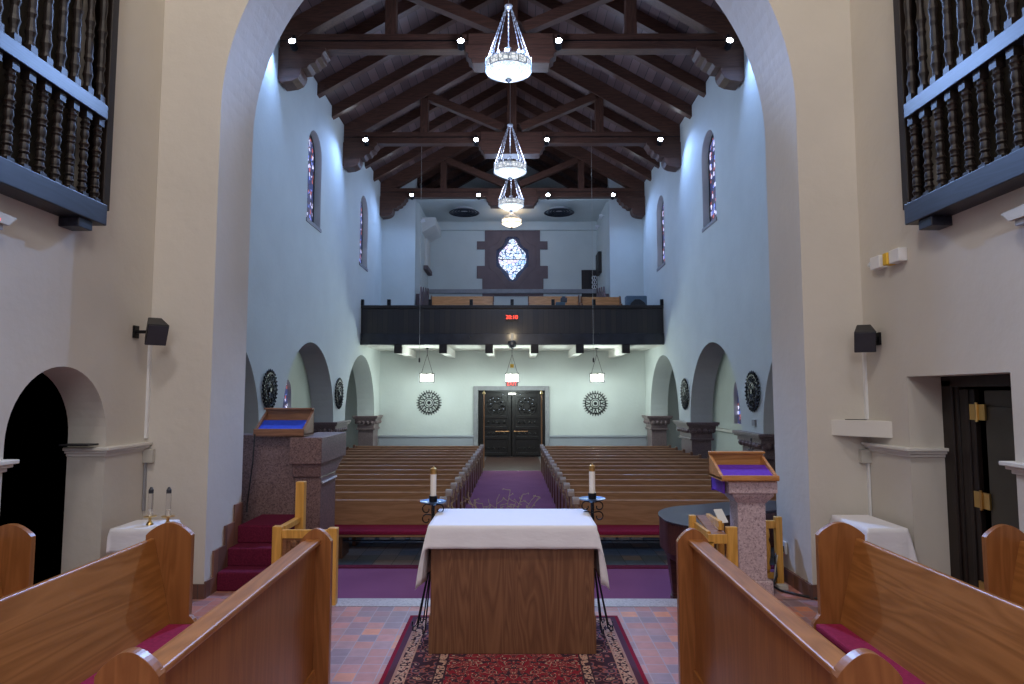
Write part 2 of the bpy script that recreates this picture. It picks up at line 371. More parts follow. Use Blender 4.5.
def text(name, body, size, loc, rot, mat, parent=None, ext=0.004):
    cu = bpy.data.curves.new(name, 'FONT'); cu.body = body; cu.size = size; cu.extrude = ext; cu.align_x = 'CENTER'; cu.align_y = 'CENTER'
    cu.materials.append(MT[mat]); o = bpy.data.objects.new(name, cu); COL.objects.link(o)
    p = Vector(loc)
    if parent is not None: o.parent = parent; p = p-Vector(parent['_o'])
    o.location = p; o.rotation_euler = rot
    bpy.context.view_layer.update()
    me = bpy.data.meshes.new_from_object(o.evaluated_get(bpy.context.evaluated_depsgraph_get()))
    m = bpy.data.objects.new(name+'_', me); COL.objects.link(m); m.location = o.location; m.rotation_euler = o.rotation_euler; m.parent = o.parent
    bpy.data.objects.remove(o); m.name = name; return m

# ------------------------------------------------------------------ dimensions (metres; y runs down the nave)
CW = 3.6          # chancel half width
JW = 2.985        # arch half width
AY0, AY1 = 6.64, 7.48
NW = 5.54          # nave half width
WT = 0.68
NF = -0.6         # nave floor
CF = -0.3         # carpeted landing
BY = 27.6         # back wall under the gallery
ARC_Y = (12.3, 18.3, 24.3); AR = 2.3; SPR = 1.13
BAL = 24.0

# ------------------------------------------------------------------ floors
struct(MB().box(-4.2, 4.2, -4, 6.635, -0.25, 0).build('floor', 'quarry'))
struct(MB().box(-4.2, -2.06, 6.64, 7.9, -0.25, 0).box(1.98, 3.4, 6.64, 7.45, -0.25, 0).build('trim_1', 'quarry'))
struct(MB().box(-1.72, 1.76, 6.40, 6.64, -0.25, 0.004).build('trim_2', 'sill_stone'))
struct(MB().box(-5.6, 5.6, 6.65, 9.05, CF-0.2, CF).build('floor_2', 'purple_carpet'))
struct(MB().box(-5.6, 5.6, 8.93, 9.07, CF-0.15, CF+0.012).box(-5.6, 5.6, 9.0, 9.35, NF, NF+0.15).build('trim_3', 'maroon_carpet'))
struct(MB().box(-9.0, 9.0, 7.5, BY+0.5, NF-0.3, NF).build('floor_3', 'slate'))
struct(MB().box(-1.06, 1.06, 9.4, 22.6, NF, NF+0.012).build('floor_4', 'purple_carpet'))
struct(MB().box(-1.06, 1.06, 22.6, BY-0.02, NF, NF+0.012).build('floor_5', 'wood_floor'))
RH = (0.93, 1.35)
rug = MB().box(-RH[0], RH[0], -RH[1], RH[1], 0.0, 0.014).build('persian_rug', rug_mat(*RH), origin=(0, 0, 0))
rug.location = (0.075, 4.76, 0.001)
tag(rug, 'red and navy patterned Persian rug lying under the altar', 'rug')

# ------------------------------------------------------------------ chancel shell
# left side wall with arched doorway and the screen opening; right with door recess
outer = [(-4, -0.2), (4.79, -0.2), (4.79, 1.63)] + list(reversed(arc(5.385, 1.63, 0.595, 0, 180, 24)))[1:-1] + [(5.98, 1.63), (5.98, -0.2), (AY1, -0.2), (AY1, 9.6), (-4, 9.6)]
screen_hole = [(2.3, 3.62), (5.76, 3.62), (5.76, 6.9), (2.3, 6.9)]
struct(MB().holed(outer, [screen_hole], 'x', -CW-0.34, -CW).build('wall_left', 'plaster'))
outer = [(-4, -0.2), (4.70, -0.2), (4.70, 2.155), (5.94, 2.155), (5.94, -0.2), (AY1, -0.2), (AY1, 9.6), (-4, 9.6)]
struct(MB().holed(outer, [screen_hole], 'x', CW, CW+0.34).build('wall_right', 'plaster'))
struct(MB().box(-4.4, 4.4, -4.3, -4, -0.2, 9.8).build('wall_behind', 'plaster'))
struct(MB().box(-4.4, 4.4, -4.3, AY1, 9.6, 9.8).build('ceiling', 'plaster'))
# arch wall
ar = list(reversed(arc(0.015, 4.93, JW, 0, 180, 64)))
outer = [(-7, -0.3), (-JW+0.015, -0.3)] + ar + [(JW+0.015, -0.3), (7, -0.3), (7, 14.2), (-7, 14.2)]
struct(MB().prism(outer, 'y', AY0, AY1).build('wall_arch', 'plaster'))
# room behind the arched opening, its darkness put into the wall colour
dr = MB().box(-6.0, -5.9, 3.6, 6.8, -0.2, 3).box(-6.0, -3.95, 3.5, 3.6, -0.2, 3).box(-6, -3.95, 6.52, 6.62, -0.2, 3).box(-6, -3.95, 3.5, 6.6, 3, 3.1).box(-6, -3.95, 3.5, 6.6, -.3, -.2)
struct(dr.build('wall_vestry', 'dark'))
# imposts: a moulded ledge at 1.5 m
def moulding(path, side, z=1.46, name='trim_4'):
    mb = MB()
    # path: list of (x,y) polyline; profile steps outward
    for (off, z0, z1) in ((0.02, z, z+0.03), (0.045, z+0.03, z+0.055), (0.07, z+0.055, z+0.085)):
        for (x0, x1, y0, y1, dx, dy0, dy1) in path:
            mb.box(min(x0, x1)-(off if dx < 0 else 0), max(x0, x1)+(off if dx > 0 else 0), y0-(off if dy0 else 0), y1+(off if dy1 else 0), z0, z1)
    return struct(mb.build(name, 'plaster_white', bevel=0.006))
moulding([(-CW-0.34, -CW, 5.98, AY0-0.0, 1, 1, 0)], -1, 1.44, name='trim_4')
moulding([(-CW-0.34, -CW, 2.0, 4.79, 1, 0, 1)], -1, 1.44, name='trim_5')
moulding([(CW, CW+0.34, 5.94, AY0, -1, 1, 0)], 1, 1.44, 'trim_6')
moulding([(CW, CW+0.34, 2.0, 4.70, -1, 0, 1)], 1, 1.44, 'trim_7')
# brown tile bases
b = MB().box(-3.6, -2.955, AY0-0.02, AY0, 0, 0.14).box(-2.975, -2.95, AY0+.001, 6.80, 0, 0.16)
for y0, y1, z1 in ((6.80, 7.05, 0.42), (7.05, 7.28, 0.62), (7.28, AY1, 0.80)): b.box(-2.975, -2.95, y0, y1, 0, z1)
struct(b.build('baseboard_left', 'base_tile'))
struct(MB().box(2.975, 3.62, AY0-0.02, AY0, 0, 0.14).box(2.97, 3.0, AY0+.001, AY1, 0, 0.14).box(3.575, 3.6, 5.85, 6.62, 0, 0.14).build('baseboard_right', 'base_tile'))

# right doorway: dark frame with a leaf folded back on brass hinges
door = MB().box(3.9, 4.02, 5.80, 5.94, 0, 2.13).box(3.9, 4.02, 4.4, 5.94, 2.06, 2.155).box(3.92, 4.0, 5.75, 5.80, 0, 2.08).build('door_1', 'dark_wood', bevel=0.01)
struct(door)
MB().box(3.93, 3.975, 5.56, 5.745, 0.02, 2.04).box(3.92, 3.93, 5.62, 5.66, 0.02, 2.04).build('hinge_stile', 'dark_wood', door, 0.01)
leaf = MB().box(3.95, 3.99, 4.6, 5.47, 0.02, 2.03).box(3.935, 3.95, 5.14, 5.44, 0.1, 1.9).build('door_leaf', plain('greenish_door', (0.05, 0.048, 0.038), 0.45, 0, 0.15, 3), door, 0.008)
for z in (1.85, 1.13, 0.4):
    MB().box(3.912, 3.928, 5.42, 5.60, z-0.065, z+0.065).lathe([(0.012, -0.08), (0.012, 0.08)], (3.908, 5.51, z), 10).build('hinge', 'brass', door)
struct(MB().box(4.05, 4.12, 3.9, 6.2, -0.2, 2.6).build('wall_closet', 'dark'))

# ------------------------------------------------------------------ turned-baluster screens
def screen(side, label):
    t = thing('organ_screen', label, 'screen', (side*3.5, 3.95, 3.4))
    X = lambda a: side*a
    def bx(mb, a, b, *r): return mb.box(min(X(a), X(b)), max(X(a), X(b)), *r)
    bx(MB(), 3.40, 3.61, 2.0, 5.53, 3.43, 3.61).build('bottom_beam', 'dark_wood_y', t, 0.008)
    for ya in (5.22, 3.1): bx(MB(), 3.43, 3.60, ya, ya+0.17, 3.35, 3.43).build('beam_bracket', 'dark_wood_y', t, 0.006)
    bx(MB(), 3.48, 3.60, 2.3, 5.60, 4.39, 4.52).build('middle_rail', 'dark_wood_y', t, 0.006)
    bx(bx(MB(), 3.52, 3.70, 5.66, 5.75, 3.62, 6.9), 3.52, 3.62, 2.3, 5.6, 6.75, 6.9).build('frame', 'dark_wood', t, 0.006)
    bx(MB(), 3.86, 3.9, 2.25, 5.80, 3.55, 6.95).build('backing', 'screen_back', t)
    def bal(z0, z1, beads):
        p = []; h = z1-z0; n = 26*beads//4
        for i in range(n+1):
            u = i/n; w = (u*beads) % 1
            r = 0.022+0.011*math.sin(w*PI)+(0.012 if w < 0.10 else 0)+(0.008 if 0.45 < w < 0.55 else 0)
            p.append((r, z0+h*u))
        return p
    lower = upper = None
    for k in range(19):
        y = 5.56-0.165*k
        for z0, z1, beads, ref in ((3.61, 4.39, 7, 'l'), (4.52, 6.75, 9, 'u')):
            mb = MB().lathe(bal(z0+0.07, z1-0.07, beads), (X(3.54), y, 0), 10)
            for za, zb in ((z0, z0+0.07), (z1-0.07, z1)): bx(mb, 3.505, 3.575, y-0.035, y+0.035, za, zb)
            mb.build('baluster', 'dark_wood', t, smooth=False)
    return t
screen(-1, 'dark turned baluster screen with heavy beam high on the left wall')
screen(1, 'dark turned baluster screen with heavy beam high on the right wall')

# ------------------------------------------------------------------ nave shell
def side_wall(side, name):
    # outline starts at the arch wall and walks along the scalloped lower edge
    o = [(AY1, SPR)]
    for cy in ARC_Y: o += list(reversed(arc(cy, SPR, AR, 0, 180, 32)))
    o += [(BY, SPR), (BY, 11.1), (AY1, 11.1)]
    holes = [[(c-0.62, 6.75), (c+0.62, 6.75)]+arc(c, 8.78, 0.62, 0, 180, 16) for c in (12.3, 18.15, 24.25)]
    a, b = (-NW-WT, -NW) if side < 0 else (NW, NW+WT)
    return struct(MB().holed(o, holes, 'x', a, b).build(name, 'nave_plaster'))
side_wall(-1, 'wall_left_nave'); side_wall(1, 'wall_right_nave')
# sills and stained glass
n = 1
for side in (-1, 1):
    for c in (12.3, 18.15, 24.25):
        f = side*(NW+0.19); g = side*(NW+0.25)
        fr = MB().holed([(c-0.64, 6.74), (c+0.64, 6.74)]+arc(c, 8.78, 0.64, 0, 180, 16), [[(c-0.52, 6.86), (c+0.52, 6.86)]+arc(c, 8.78, 0.52, 0, 180, 16)], 'x', min(f, g), max(f, g)).build('window_%d' % n, 'black')
        struct(fr)
        g1, g2 = side*(NW+0.20), side*(NW+0.22)
        MB().prism([(c-0.55, 6.83), (c+0.55, 6.83)]+arc(c, 8.78, 0.55, 0, 180, 16), 'x', min(g1, g2), max(g1, g2)).build('pane', 'glass_dark', fr)
        MB().prism([(side*(NW-0.03), 6.66), (side*(NW-0.03), 6.76), (side*(NW+0.2), 6.84), (side*(NW+0.2), 6.66)], 'y', c-0.68, c+0.68).build('window_sill', 'grey_stone', fr, 0.01)
        n += 1
# arch piers of stone with carved capitals
k = 8
for side in (-1, 1):
    for y0, y1 in ((AY1, 10.0), (14.6, 16.0), (20.6, 22.0), (26.6, BY)):
        xa, xb = (-NW-WT, -NW) if side < 0 else (NW, NW+WT)
        p = struct(MB().box(xa+0.04, xb-0.04, y0+0.05, min(y1-0.05, BY), NF, SPR-0.52).build('trim_%d' % k, 'pier_stone', bevel=0.01)); k += 1
        cap = MB()
        ya = y0; yb = y1
        for i, (e, z0, z1) in enumerate(((0.03, -0.56, -0.50), (-0.01, -0.50, -0.34), (0.03, -0.34, -0.22), (0.08, -0.22, -0.12), (0.14, -0.12, -0.07), (0.17, -0.07, 0.0))):
            cap.box(xa-e, xb+e, ya-e if y0 > 8 else ya, min(yb+e, BY), SPR+z0, SPR+z1)
        # leaf scrolls round the bell
        L = yb-ya
        nn = max(3, int(L/0.22))
        for i in range(nn):
            y = ya+(i+0.5)*L/nn
            for xx in (xa-0.05, xb+0.05): cap.lathe([(0.0, -0.07), (0.06, -0.04), (0.085, 0.02), (0.05, 0.07), (0.0, 0.09)], (xx, y, SPR-0.28), 8, cap=False)
        for i in range(4):
            x = xa+(i+0.5)*WT/4
            cap.lathe([(0.0, -0.07), (0.06, -0.04), (0.085, 0.02), (0.05, 0.07), (0.0, 0.09)], (x, max(ya-0.05, AY1+.05), SPR-0.28), 8, cap=False)
        cap.build('capital', 'pier_stone', p, 0.008)
# aisles
for side, nm in ((-1, 'left'), (1, 'right')):
    a, b = sorted((side*8.3, side*8.5))
    holes = [[(c-0.55, 0.9), (c+0.55, 0.9)]+arc(c, 2.0, 0.55, 0, 180, 14) for c in (13.3, 18.3, 24.3)]
    struct(MB().holed([(AY1, NF), (BY, NF), (BY, 4.4), (AY1, 4.4)], holes, 'x', a, b).build('wall_%s_aisle' % nm, 'nave_plaster'))
    a2, b2 = sorted((side*(NW+0.3), side*8.5))
    struct(MB().box(a2, b2, AY1, BY, 4.2, 4.4).build('ceiling_%s_aisle' % nm, 'nave_plaster'))
    for c in (13.3, 18.3, 24.3):
        a, b = sorted((side*8.44, side*8.47))
        w = struct(MB().prism([(c-0.56, 0.89), (c+0.56, 0.89)]+arc(c, 2.0, 0.56, 0, 180, 14), 'x', a, b).build('window_%d' % n, 'glass_dark')); n += 1
    struct(MB().box(*sorted((side*8.12, side*8.32)), AY1+.1, BY-.1, 0.55, 0.66).build('trim_%d' % k, 'plaster_white', bevel=0.02)); k += 1
    struct(MB().box(*sorted((side*(NW+WT), side*8.5)), BY, BY+0.4, NF, 4.4).build('wall_%s_aisle_end' % nm, 'nave_plaster'))
    struct(MB().box(*sorted((side*6.9, side*8.5)), AY1-.3, AY1, NF, 4.4).build('wall_%s_aisle_front' % nm, 'nave_plaster'))
# back wall under gallery with the door opening
DX0, DX1, DZ = -1.43, 1.36, 2.15
struct(MB().holed([(-NW-.1, NF), (DX0, NF), (DX0, DZ), (DX1, DZ), (DX1, NF), (NW+.1, NF), (NW+.1, 3.95), (-NW-.1, 3.95)], [], 'y', BY, BY+0.4).build('wall_back', 'nave_plaster'))
struct(MB().box(-NW, DX0-0.19, BY-0.03, BY, NF, 0.20).box(DX1+0.17, NW, BY-0.03, BY, NF, 0.20).build('trim_40', 'dado_paint'))
struct(MB().box(-NW, DX0-0.19, BY-0.07, BY, 0.20, 0.30).box(DX1+0.17, NW, BY-0.07, BY, 0.20, 0.30).build('trim_41', 'dado_paint', bevel=0.02))
struct(MB().box(DX0-0.19, DX0, BY-0.08, BY+.2, NF, DZ+0.18).box(DX1, DX1+0.17, BY-0.08, BY+.2, NF, DZ+0.18).box(DX0, DX1, BY-0.08, BY+.2, DZ, DZ+0.18).build('trim_42', 'grey_stone', bevel=0.015))
# the carved double doors
dw = (DX1-DX0)/2; mid = (DX0+DX1)/2
dfrm = struct(MB().box(DX0, DX0+0.12, BY+0.1, BY+0.25, NF, DZ).box(DX1-0.12, DX1, BY+0.1, BY+0.25, NF, DZ).box(DX0, DX1, BY+0.1, BY+0.25, DZ-0.1, DZ).build('door_2', 'door_wood', bevel=0.01))
for sgn in (-1, 1):
    x0, x1 = (DX0+0.12, mid-0.01) if sgn < 0 else (mid+0.01, DX1-0.12)
    lf = MB().box(x0, x1, BY+0.16, BY+0.22, NF+0.04, DZ-0.1)
    lf.box(x0, x0+0.16, BY+0.12, BY+0.16, NF+0.04, DZ-0.1).box(x1-0.16, x1, BY+0.12, BY+0.16, NF+0.04, DZ-0.1)
    for z in (NF+0.04, 0.12, 0.52, 0.98, DZ-0.28): lf.box(x0+0.16, x1-0.16, BY+0.12, BY+0.16, z, z+0.13)
    leaf = lf.build('door_leaf', 'door_wood', dfrm, 0.01)
    cx = (x0+x1)/2
    cv = MB()
    for q in range(10):
        a = 2*PI*q/10
        cv.lathe([(0.0, -0.04), (0.06, -0.02), (0.075, 0.0), (0.06, 0.02), (0.0, 0.04)], (0, 0, 0), 8, Matrix.Translation((cx+0.27*math.cos(a), BY+0.13, 1.5+0.27*math.sin(a))), cap=False)
    cv.tube([(cx+0.15*math.cos(a*PI/8), BY+0.13, 1.5+0.15*math.sin(a*PI/8)) for a in range(16)], 0.025, 6, True)
    cv.tube([(cx+0.40*math.cos(a*PI/12), BY+0.14, 1.5+0.40*math.sin(a*PI/12)) for a in range(24)], 0.022, 6, True)
    for i in range(4):
        for zz in (-0.25, 0.36): cv.lathe([(0.0, -0.05), (0.05, -0.02), (0.05, 0.02), (0.0, 0.05)], (cx-0.33+0.22*i, BY+0.145, zz), 8, cap=False)
        cv.lathe([(0.0, -0.07), (0.06, -0.02), (0.06, 0.02), (0.0, 0.07)], (cx-0.33+0.22*i, BY+0.145, 0.82), 8, cap=False)
    cv.build('carving', 'door_wood', dfrm, smooth=True)
    sp = MB()
    for q, (dx, dz) in enumerate(((-.3, .02), (-.22, .12), (-.1, -.16), (.12, -.13), (.25, .2), (.1, .33), (-.12, .35), (-.25, .28), (.3, -.1), (0.28, .5), (-.05, .2))):
        sp.lathe([(0.0, -0.012), (0.016, 0), (0.0, 0.012)], (cx+dx*sgn*-1, BY+0.10, 1.48+dz), 6, cap=False)
    sp.build('bead_glint', 'door_spark', dfrm)
    hx = mid+sgn*0.12
    MB().tube([(hx, BY+0.06, 0.45), (hx+sgn*0.55, BY+0.06, 0.45)], 0.016, 8).lathe([(0.03, 0), (0.03, 0.04)], (hx, BY+0.1, 0.43), 10).build('push_bar', 'copper', dfrm)
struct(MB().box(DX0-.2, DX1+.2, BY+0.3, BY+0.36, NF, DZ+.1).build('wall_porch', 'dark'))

# upper back: gable wall with wide opening into the gallery chamber
GX0, GX1, GZ, RY = -4.13, 4.13, 10.25, 31.9
ridge = 10.85+NW*0.58
for nm_, s_1, gx in (('left', -1, GX0), ('right', 1, GX1)):
    struct(MB().prism([(s_1*(NW+.05), 3.95), (gx, 3.95), (gx, 10.85+(NW-abs(gx))*0.58), (s_1*(NW+.05), 10.85)], 'y', BY, BY+0.4).build('wall_gable_%s' % nm_, 'nave_plaster'))
struct(MB().prism([(GX0-.3, 10.58), (GX1+.3, 10.58), (GX1+.3, 11.5), (0, ridge+0.1), (GX0-.3, 11.5)], 'y', RY, RY+0.3).build('wall_gable_rear', 'nave_plaster'))
struct(MB().box(GX0, GX1, BY, BY+0.35, 10.25, 10.6).build('trim_48', 'nave_plaster'))
struct(MB().box(GX0-0.3, GX0, BY+0.3, RY, 3.95, 11).build('wall_left_gallery', 'nave_plaster'))
struct(MB().box(GX1, GX1+0.3, BY+0.3, RY, 3.95, 11).build('wall_right_gallery', 'nave_plaster'))
struct(MB().box(GX0-.3, GX1+.3, BY+0.4, RY+.3, 10.42, 10.6).build('ceiling_gallery', 'nave_plaster'))
struct(MB().box(GX0, GX1, RY-0.16, RY, 10.0, 10.42).build('trim_43', 'nave_plaster', bevel=0.01))
WC = (-0.01, 8.58)
gl = [(0, 1.02), (0.13, 0.97), (0.21, 0.84), (0.27, 0.69), (0.45, 0.52), (0.62, 0.33), (0.68, 0.1), (0.66, -0.15), (0.55, -0.39), (0.36, -0.56), (0.2, -0.72), (0.15, -0.9), (0, -1.02)]
bo = [(0, 1.10), (0.2, 1.12), (0.34, 1.02), (0.40, 0.78), (0.52, 0.60), (0.78, 0.46), (0.80, 0.1), (0.78, -0.36), (0.58, -0.52), (0.40, -0.80), (0.2, -1.06), (0, -1.12)]
def mir(P_): return P_+[(-x, z) for x, z in reversed(P_[1:-1])]
def q(sc):
    src = mir(gl if sc < 1 else bo); k_ = 1.0 if sc < 1 else sc
    return [(WC[0]+x*k_, WC[1]+z*k_) for x, z in src]
quat = mir(bo)
struct(MB().holed([(GX0-.3, 3.95), (GX1+.3, 3.95), (GX1+.3, 10.6), (GX0-.3, 10.6)], [list(reversed(q(1.0)))], 'y', RY, RY+0.35).build('wall_gallery_rear', 'nave_plaster'))
sur = [(-1.48, 6.75), (1.5, 6.75), (1.5, 7.62), (1.72, 7.62), (1.72, 8.24), (1.34, 8.24), (1.34, 9.06), (1.71, 9.06), (1.71, 9.46), (1.34, 9.46), (1.34, 10.12), (0.55, 10.12), (0.55, 10.4), (-0.55, 10.4), (-0.55, 10.12), (-1.36, 10.12), (-1.36, 9.46), (-1.75, 9.46), (-1.75, 9.06), (-1.36, 9.06), (-1.36, 8.24), (-1.75, 8.24), (-1.75, 7.62), (-1.48, 7.62)]
s_ = struct(MB().holed(sur, [q(1.0)], 'y', RY-0.06, RY+0.3).build('trim_44', 'surround', bevel=0.01))
MB().tube([(WC[0]+x*1.45, RY-0.06, WC[1]+z*1.3) for x, z in quat], 0.02, 5, True).build('moulded_edge', 'surround', s_)
w = struct(MB().holed(q(1.02), [list(reversed(q(0.86)))], 'y', RY+0.03, RY+0.12).build('window_%d' % n, plain('blue_window_iron', (0.01, 0.02, 0.08), 0.4)))
MB().prism(q(0.9), 'y', RY+0.06, RY+0.08).build('pane', 'glass_bright', w)
MB().box(WC[0]-0.66, WC[0]+0.66, RY+0.03, RY+0.05, WC[1]-0.02, WC[1]+0.02).build('glazing_bar', 'black', w)
MB().box(3.36, GX1, RY-0.05, RY-0.01, 5.0, 8.04).box(3.72, 3.78, RY-.07, RY-.05, 5, 8.0).build('door_3', 'dark_wood', bevel=0.01)['kind'] = 'structure'
og = MB()
for z in (7.2, 7.42, 7.64):
    for x in (3.93, 4.03): og.tube([(x+0.06*math.cos(a*PI/5), RY-0.08, z+0.09*math.sin(a*PI/5)) for a in range(10)], 0.02, 5, True)
tag(og.build('pierced_grille', 'white'), 'small pale pierced grille on the dark gallery door', 'grille')
tag(MB().box(3.97, 4.13, 30.2, 31.2, 7.6, 8.6).build('wall_cabinet', 'dark_wood', bevel=0.02), 'dark brown cabinet on the right wall of the gallery recess', 'cabinet')
# left gallery niche: projecting duct box and white door
struct(MB().prism([(GX0, 9.35), (GX0+0.62, 9.7), (GX0+0.62, 10.05), (GX0, 10.05)], 'y', 29.6, 31.88).build('trim_45', 'plaster_white', bevel=0.01))
struct(MB().box(GX0, GX0+0.12, 30.6, 31.7, 8.0, 9.3).build('trim_46', 'plaster_white', bevel=0.01))
struct(MB().box(GX0, GX0+0.2, 30.2, 31.85, 7.75, 7.95).build('trim_47', 'surround', bevel=0.01))

# ------------------------------------------------------------------ gallery
g = MB().box(-NW, NW, BAL+0.1, RY, 3.8, 3.98)
struct(g.build('floor_gallery', 'plaster_white'))
g = MB()
for i in range(5): g.box(-NW+.02 if i < 2 else GX0+.02, NW-.02 if i < 2 else GX1-.02, 25.4+i*1.3, RY-.02, 3.98, 4.25+0.38*i)
struct(g.build('floor_gallery_tiers', 'grey_stone'))
par = thing('balcony_front', 'dark panelled wooden balcony front spanning the nave', 'balcony', (0, BAL, 3.8))
MB().box(-NW+.01, NW-.01, BAL+0.02, BAL+0.10, 4.2, 5.14).build('boarding', 'boards', par)
MB().box(-NW+.01, NW-.01, BAL-0.06, BAL+0.12, 3.79, 4.2).build('fascia', plain('dark_fascia', (0.018, 0.017, 0.024), 0.22, 0, 0.3, 3), par, 0.01)
MB().box(-NW+.01, NW-.01, BAL-0.05, BAL+0.16, 5.12, 5.24).build('top_rail', 'dark_wood', par, 0.012)
for x in (-5.5, -4.52, -3.01, -1.5, 0, 1.5, 3.0, 5.49): MB().box(x-0.06, x+0.06, BAL-0.02, BAL+0.10, 5.24, 5.46).build('post', 'iron', par)
k2 = 50
for x in (-4.16, -2.52, -0.84, 0.82, 2.47, 4.15):
    bmn = struct(MB().prism([(BAL+0.12, 3.5), (BAL+0.12, 3.8), (BY, 3.8), (BY, 3.5)], 'x', x-0.13, x+0.13).build('trim_%d' % k2, 'plaster_white', bevel=0.01)); k2 += 1
    MB().box(x-0.14, x+0.14, BAL-0.05, BAL+0.13, 3.48, 3.79).build('beam_end', 'dark_wood', bmn, 0.01)
# clock
t = thing('digital_clock', 'red digital clock on the middle of the dark balcony front', 'clock', (-0.01, BAL, 4.79))
MB().box(-0.24, 0.22, BAL-0.06, BAL+0.02, 4.67, 4.92).build('clock_case', 'black', t, 0.01)
text('digits', '20:10', 0.20, (-0.01, BAL-0.064, 4.79), (PI/2, 0, 0), 'red_led', t)
# spotlight under parapet centre
t = thing('hanging_spotlight', 'small grey spotlight mounted at the centre bottom of the balcony', 'spotlight', (0, BAL-0.15, 3.9))
MB().box(-0.05, 0.05, BAL-0.16, BAL-0.06, 3.8, 4.2).build('bracket', 'beige_metal', t)
MB().lathe([(0.10, 0.0), (0.15, 0.10), (0.15, 0.22), (0.08, 0.26)], (0, BAL-0.2, 3.66), 14).build('housing', 'vent', t)

struct(MB().box(GX0, GX1, RY-0.14, RY-0.0, 6.88, 7.08).build('trim_49', 'grey_stone', bevel=0.01))
for x, y, z, l in ((-4.0, 29.0, 9.72, 'small white spotlight on the left gallery wall'), (3.95, 29.0, 9.9, 'nearer small white spotlight on the right gallery wall'), (3.95, 30.5, 9.8, 'farther small white spotlight on the right gallery wall')):
    t = thing('track_light', l, 'spotlight', (x, y, z))
    m = Matrix.Translation((x, y, z)) @ Matrix.Rotation(R(60), 4, 'Y' if x < 0 else 'X')
    MB().lathe([(0.05, -0.12), (0.08, 0.1)], (0, 0, 0), 12, m).build('can', 'white', t)
    MB().box(*sorted((x, 4.12 if x > 0 else -4.12)), y-0.02, y+0.02, z+0.04, z+0.08).build('bracket', 'white', t)
# gallery pews
def gallery_pew(x0, x1, y, z, label, ends=True):
    t = thing('gallery_pew', label, 'pew', ((x0+x1)/2, y, z), 'pews in the gallery')
    MB().box(x0, x1, y, y+0.05, z+0.1, z+0.88).build('backrest', 'desk_oak', t, 0.006)
    MB().box(x0, x1, y-0.42, y, z+0.40, z+0.45).build('seat', 'pew', t, 0.006)
    for x in (x0-0.05, x1): MB().prism([(y-0.45, z), (y+0.08, z), (y+0.1, z+0.85), (y+0.02, z+0.93), (y-0.1, z+0.86), (y-0.2, z+0.6), (y-0.45, z+0.55)], 'x', x, x+0.05).build('end_panel', 'pew_end', t, 0.006)
    return t
gallery_pew(-3.5, -0.85, 28.5, 5.36, 'orange oak gallery pew left of the bright window')
gallery_pew(0.72, 2.85, 28.5, 5.36, 'orange oak gallery pew right of the bright window')
gallery_pew(2.75, 4.25, 26.0, 4.96, 'short oak gallery pew at the right, nearer the balcony rail')
gallery_pew(-3.9, 3.9, 27.1, 4.63, 'long dark gallery pew just behind the balcony rail')
for side, nm in ((-1, 'left'), (1, 'right')):
    for i in range(4):
        y = 27.95+i*0.75; z = 5.42+0.10*i
        t = thing('choir_stall', '%s tiered stall end against the %s gallery wall' % (('lowest', 'second lowest', 'third', 'highest')[i], nm), 'pew', (side*3.8, y, z), 'stall ends at the gallery sides')
        MB().prism([(y-0.3, z-.4), (y+0.2, z-.4), (y+0.26, z+0.95), (y+0.08, z+1.18), (y-0.02, z+1.0), (y-0.3, z+0.7)], 'x', side*3.92-0.03, side*3.92+0.03).build('end_panel', 'surround', t, 0.01)
        MB().box(*sorted((side*3.95, side*4.12)), y, y+0.06, z, z+0.85).build('backrest', 'surround', t)
# equipment at right
t = thing('audio_desk', 'small blue-grey sound desk with black chair back at right of balcony', 'desk', (4.9, 25.2, 4.0))
MB().box(4.35, 5.15, 25.0, 25.35, 5.35, 5.75).build('console', plain('blue_grey_case', (0.10, 0.16, 0.22), 0.4), t, 0.04)
MB().box(4.42, 4.5, 25.05, 25.2, 3.98, 5.35).box(5.0, 5.08, 25.05, 25.2, 3.98, 5.35).build('leg', 'black', t)
MB().prism([(4.45, 5.3), (5.1, 5.3), (5.02, 5.46), (4.85, 5.58), (4.65, 5.58), (4.5, 5.44)], 'y', 24.8, 24.86).build('hood', 'black', t, 0.02)
t = thing('video_camera', 'small blue-grey camera resting on the balcony top rail right of the clock', 'camera', (1.95, BAL, 5.24))
MB().box(1.6, 1.95, BAL-0.03, BAL+0.2, 5.24, 5.36).build('base', plain('blue_case', (0.04, 0.09, 0.13), 0.4), t, 0.02)
MB().box(1.78, 2.02, BAL-0.02, BAL+0.2, 5.36, 5.52).lathe([(0.07, 0), (0.07, 0.08)], (1.9, BAL+0.1, 5.5), 12).build('head', 'vent', t, 0.02)

# ------------------------------------------------------------------ nave roof
sl = 0.58
def roof_side(s, nm):
    y0, y1 = AY1, RY+0.3; z0 = 10.85
    p = [(0, z0+NW*sl), (s*(NW+0.1), z0-0.1*sl), (s*(NW+0.1), z0-0.1*sl+0.12), (0, z0+NW*sl+0.12)]
    return struct(MB().prism(p, 'y', y0, y1).build('ceiling_nave_'+nm, 'roof_boards', origin=(0, 0, 0)))
rl = roof_side(-1, 'left'); rr = roof_side(1, 'right')
ys = [15.3+1.5*i for i in range(-5, 12) if (i % 4) != 0]
for s, par_ in ((-1, rl), (1, rr)):
    for y in ys:
        MB().prism([(0, 10.50+NW*sl), (s*NW, 10.50), (s*NW, 10.85), (0, 10.85+NW*sl)], 'y', y-0.11, y+0.11).build('rafter', 'roof_wood', par_)
MB().box(-0.12, 0.12, AY1, RY, 13.62, 13.98).build('ridge_beam', 'roof_wood', rl)
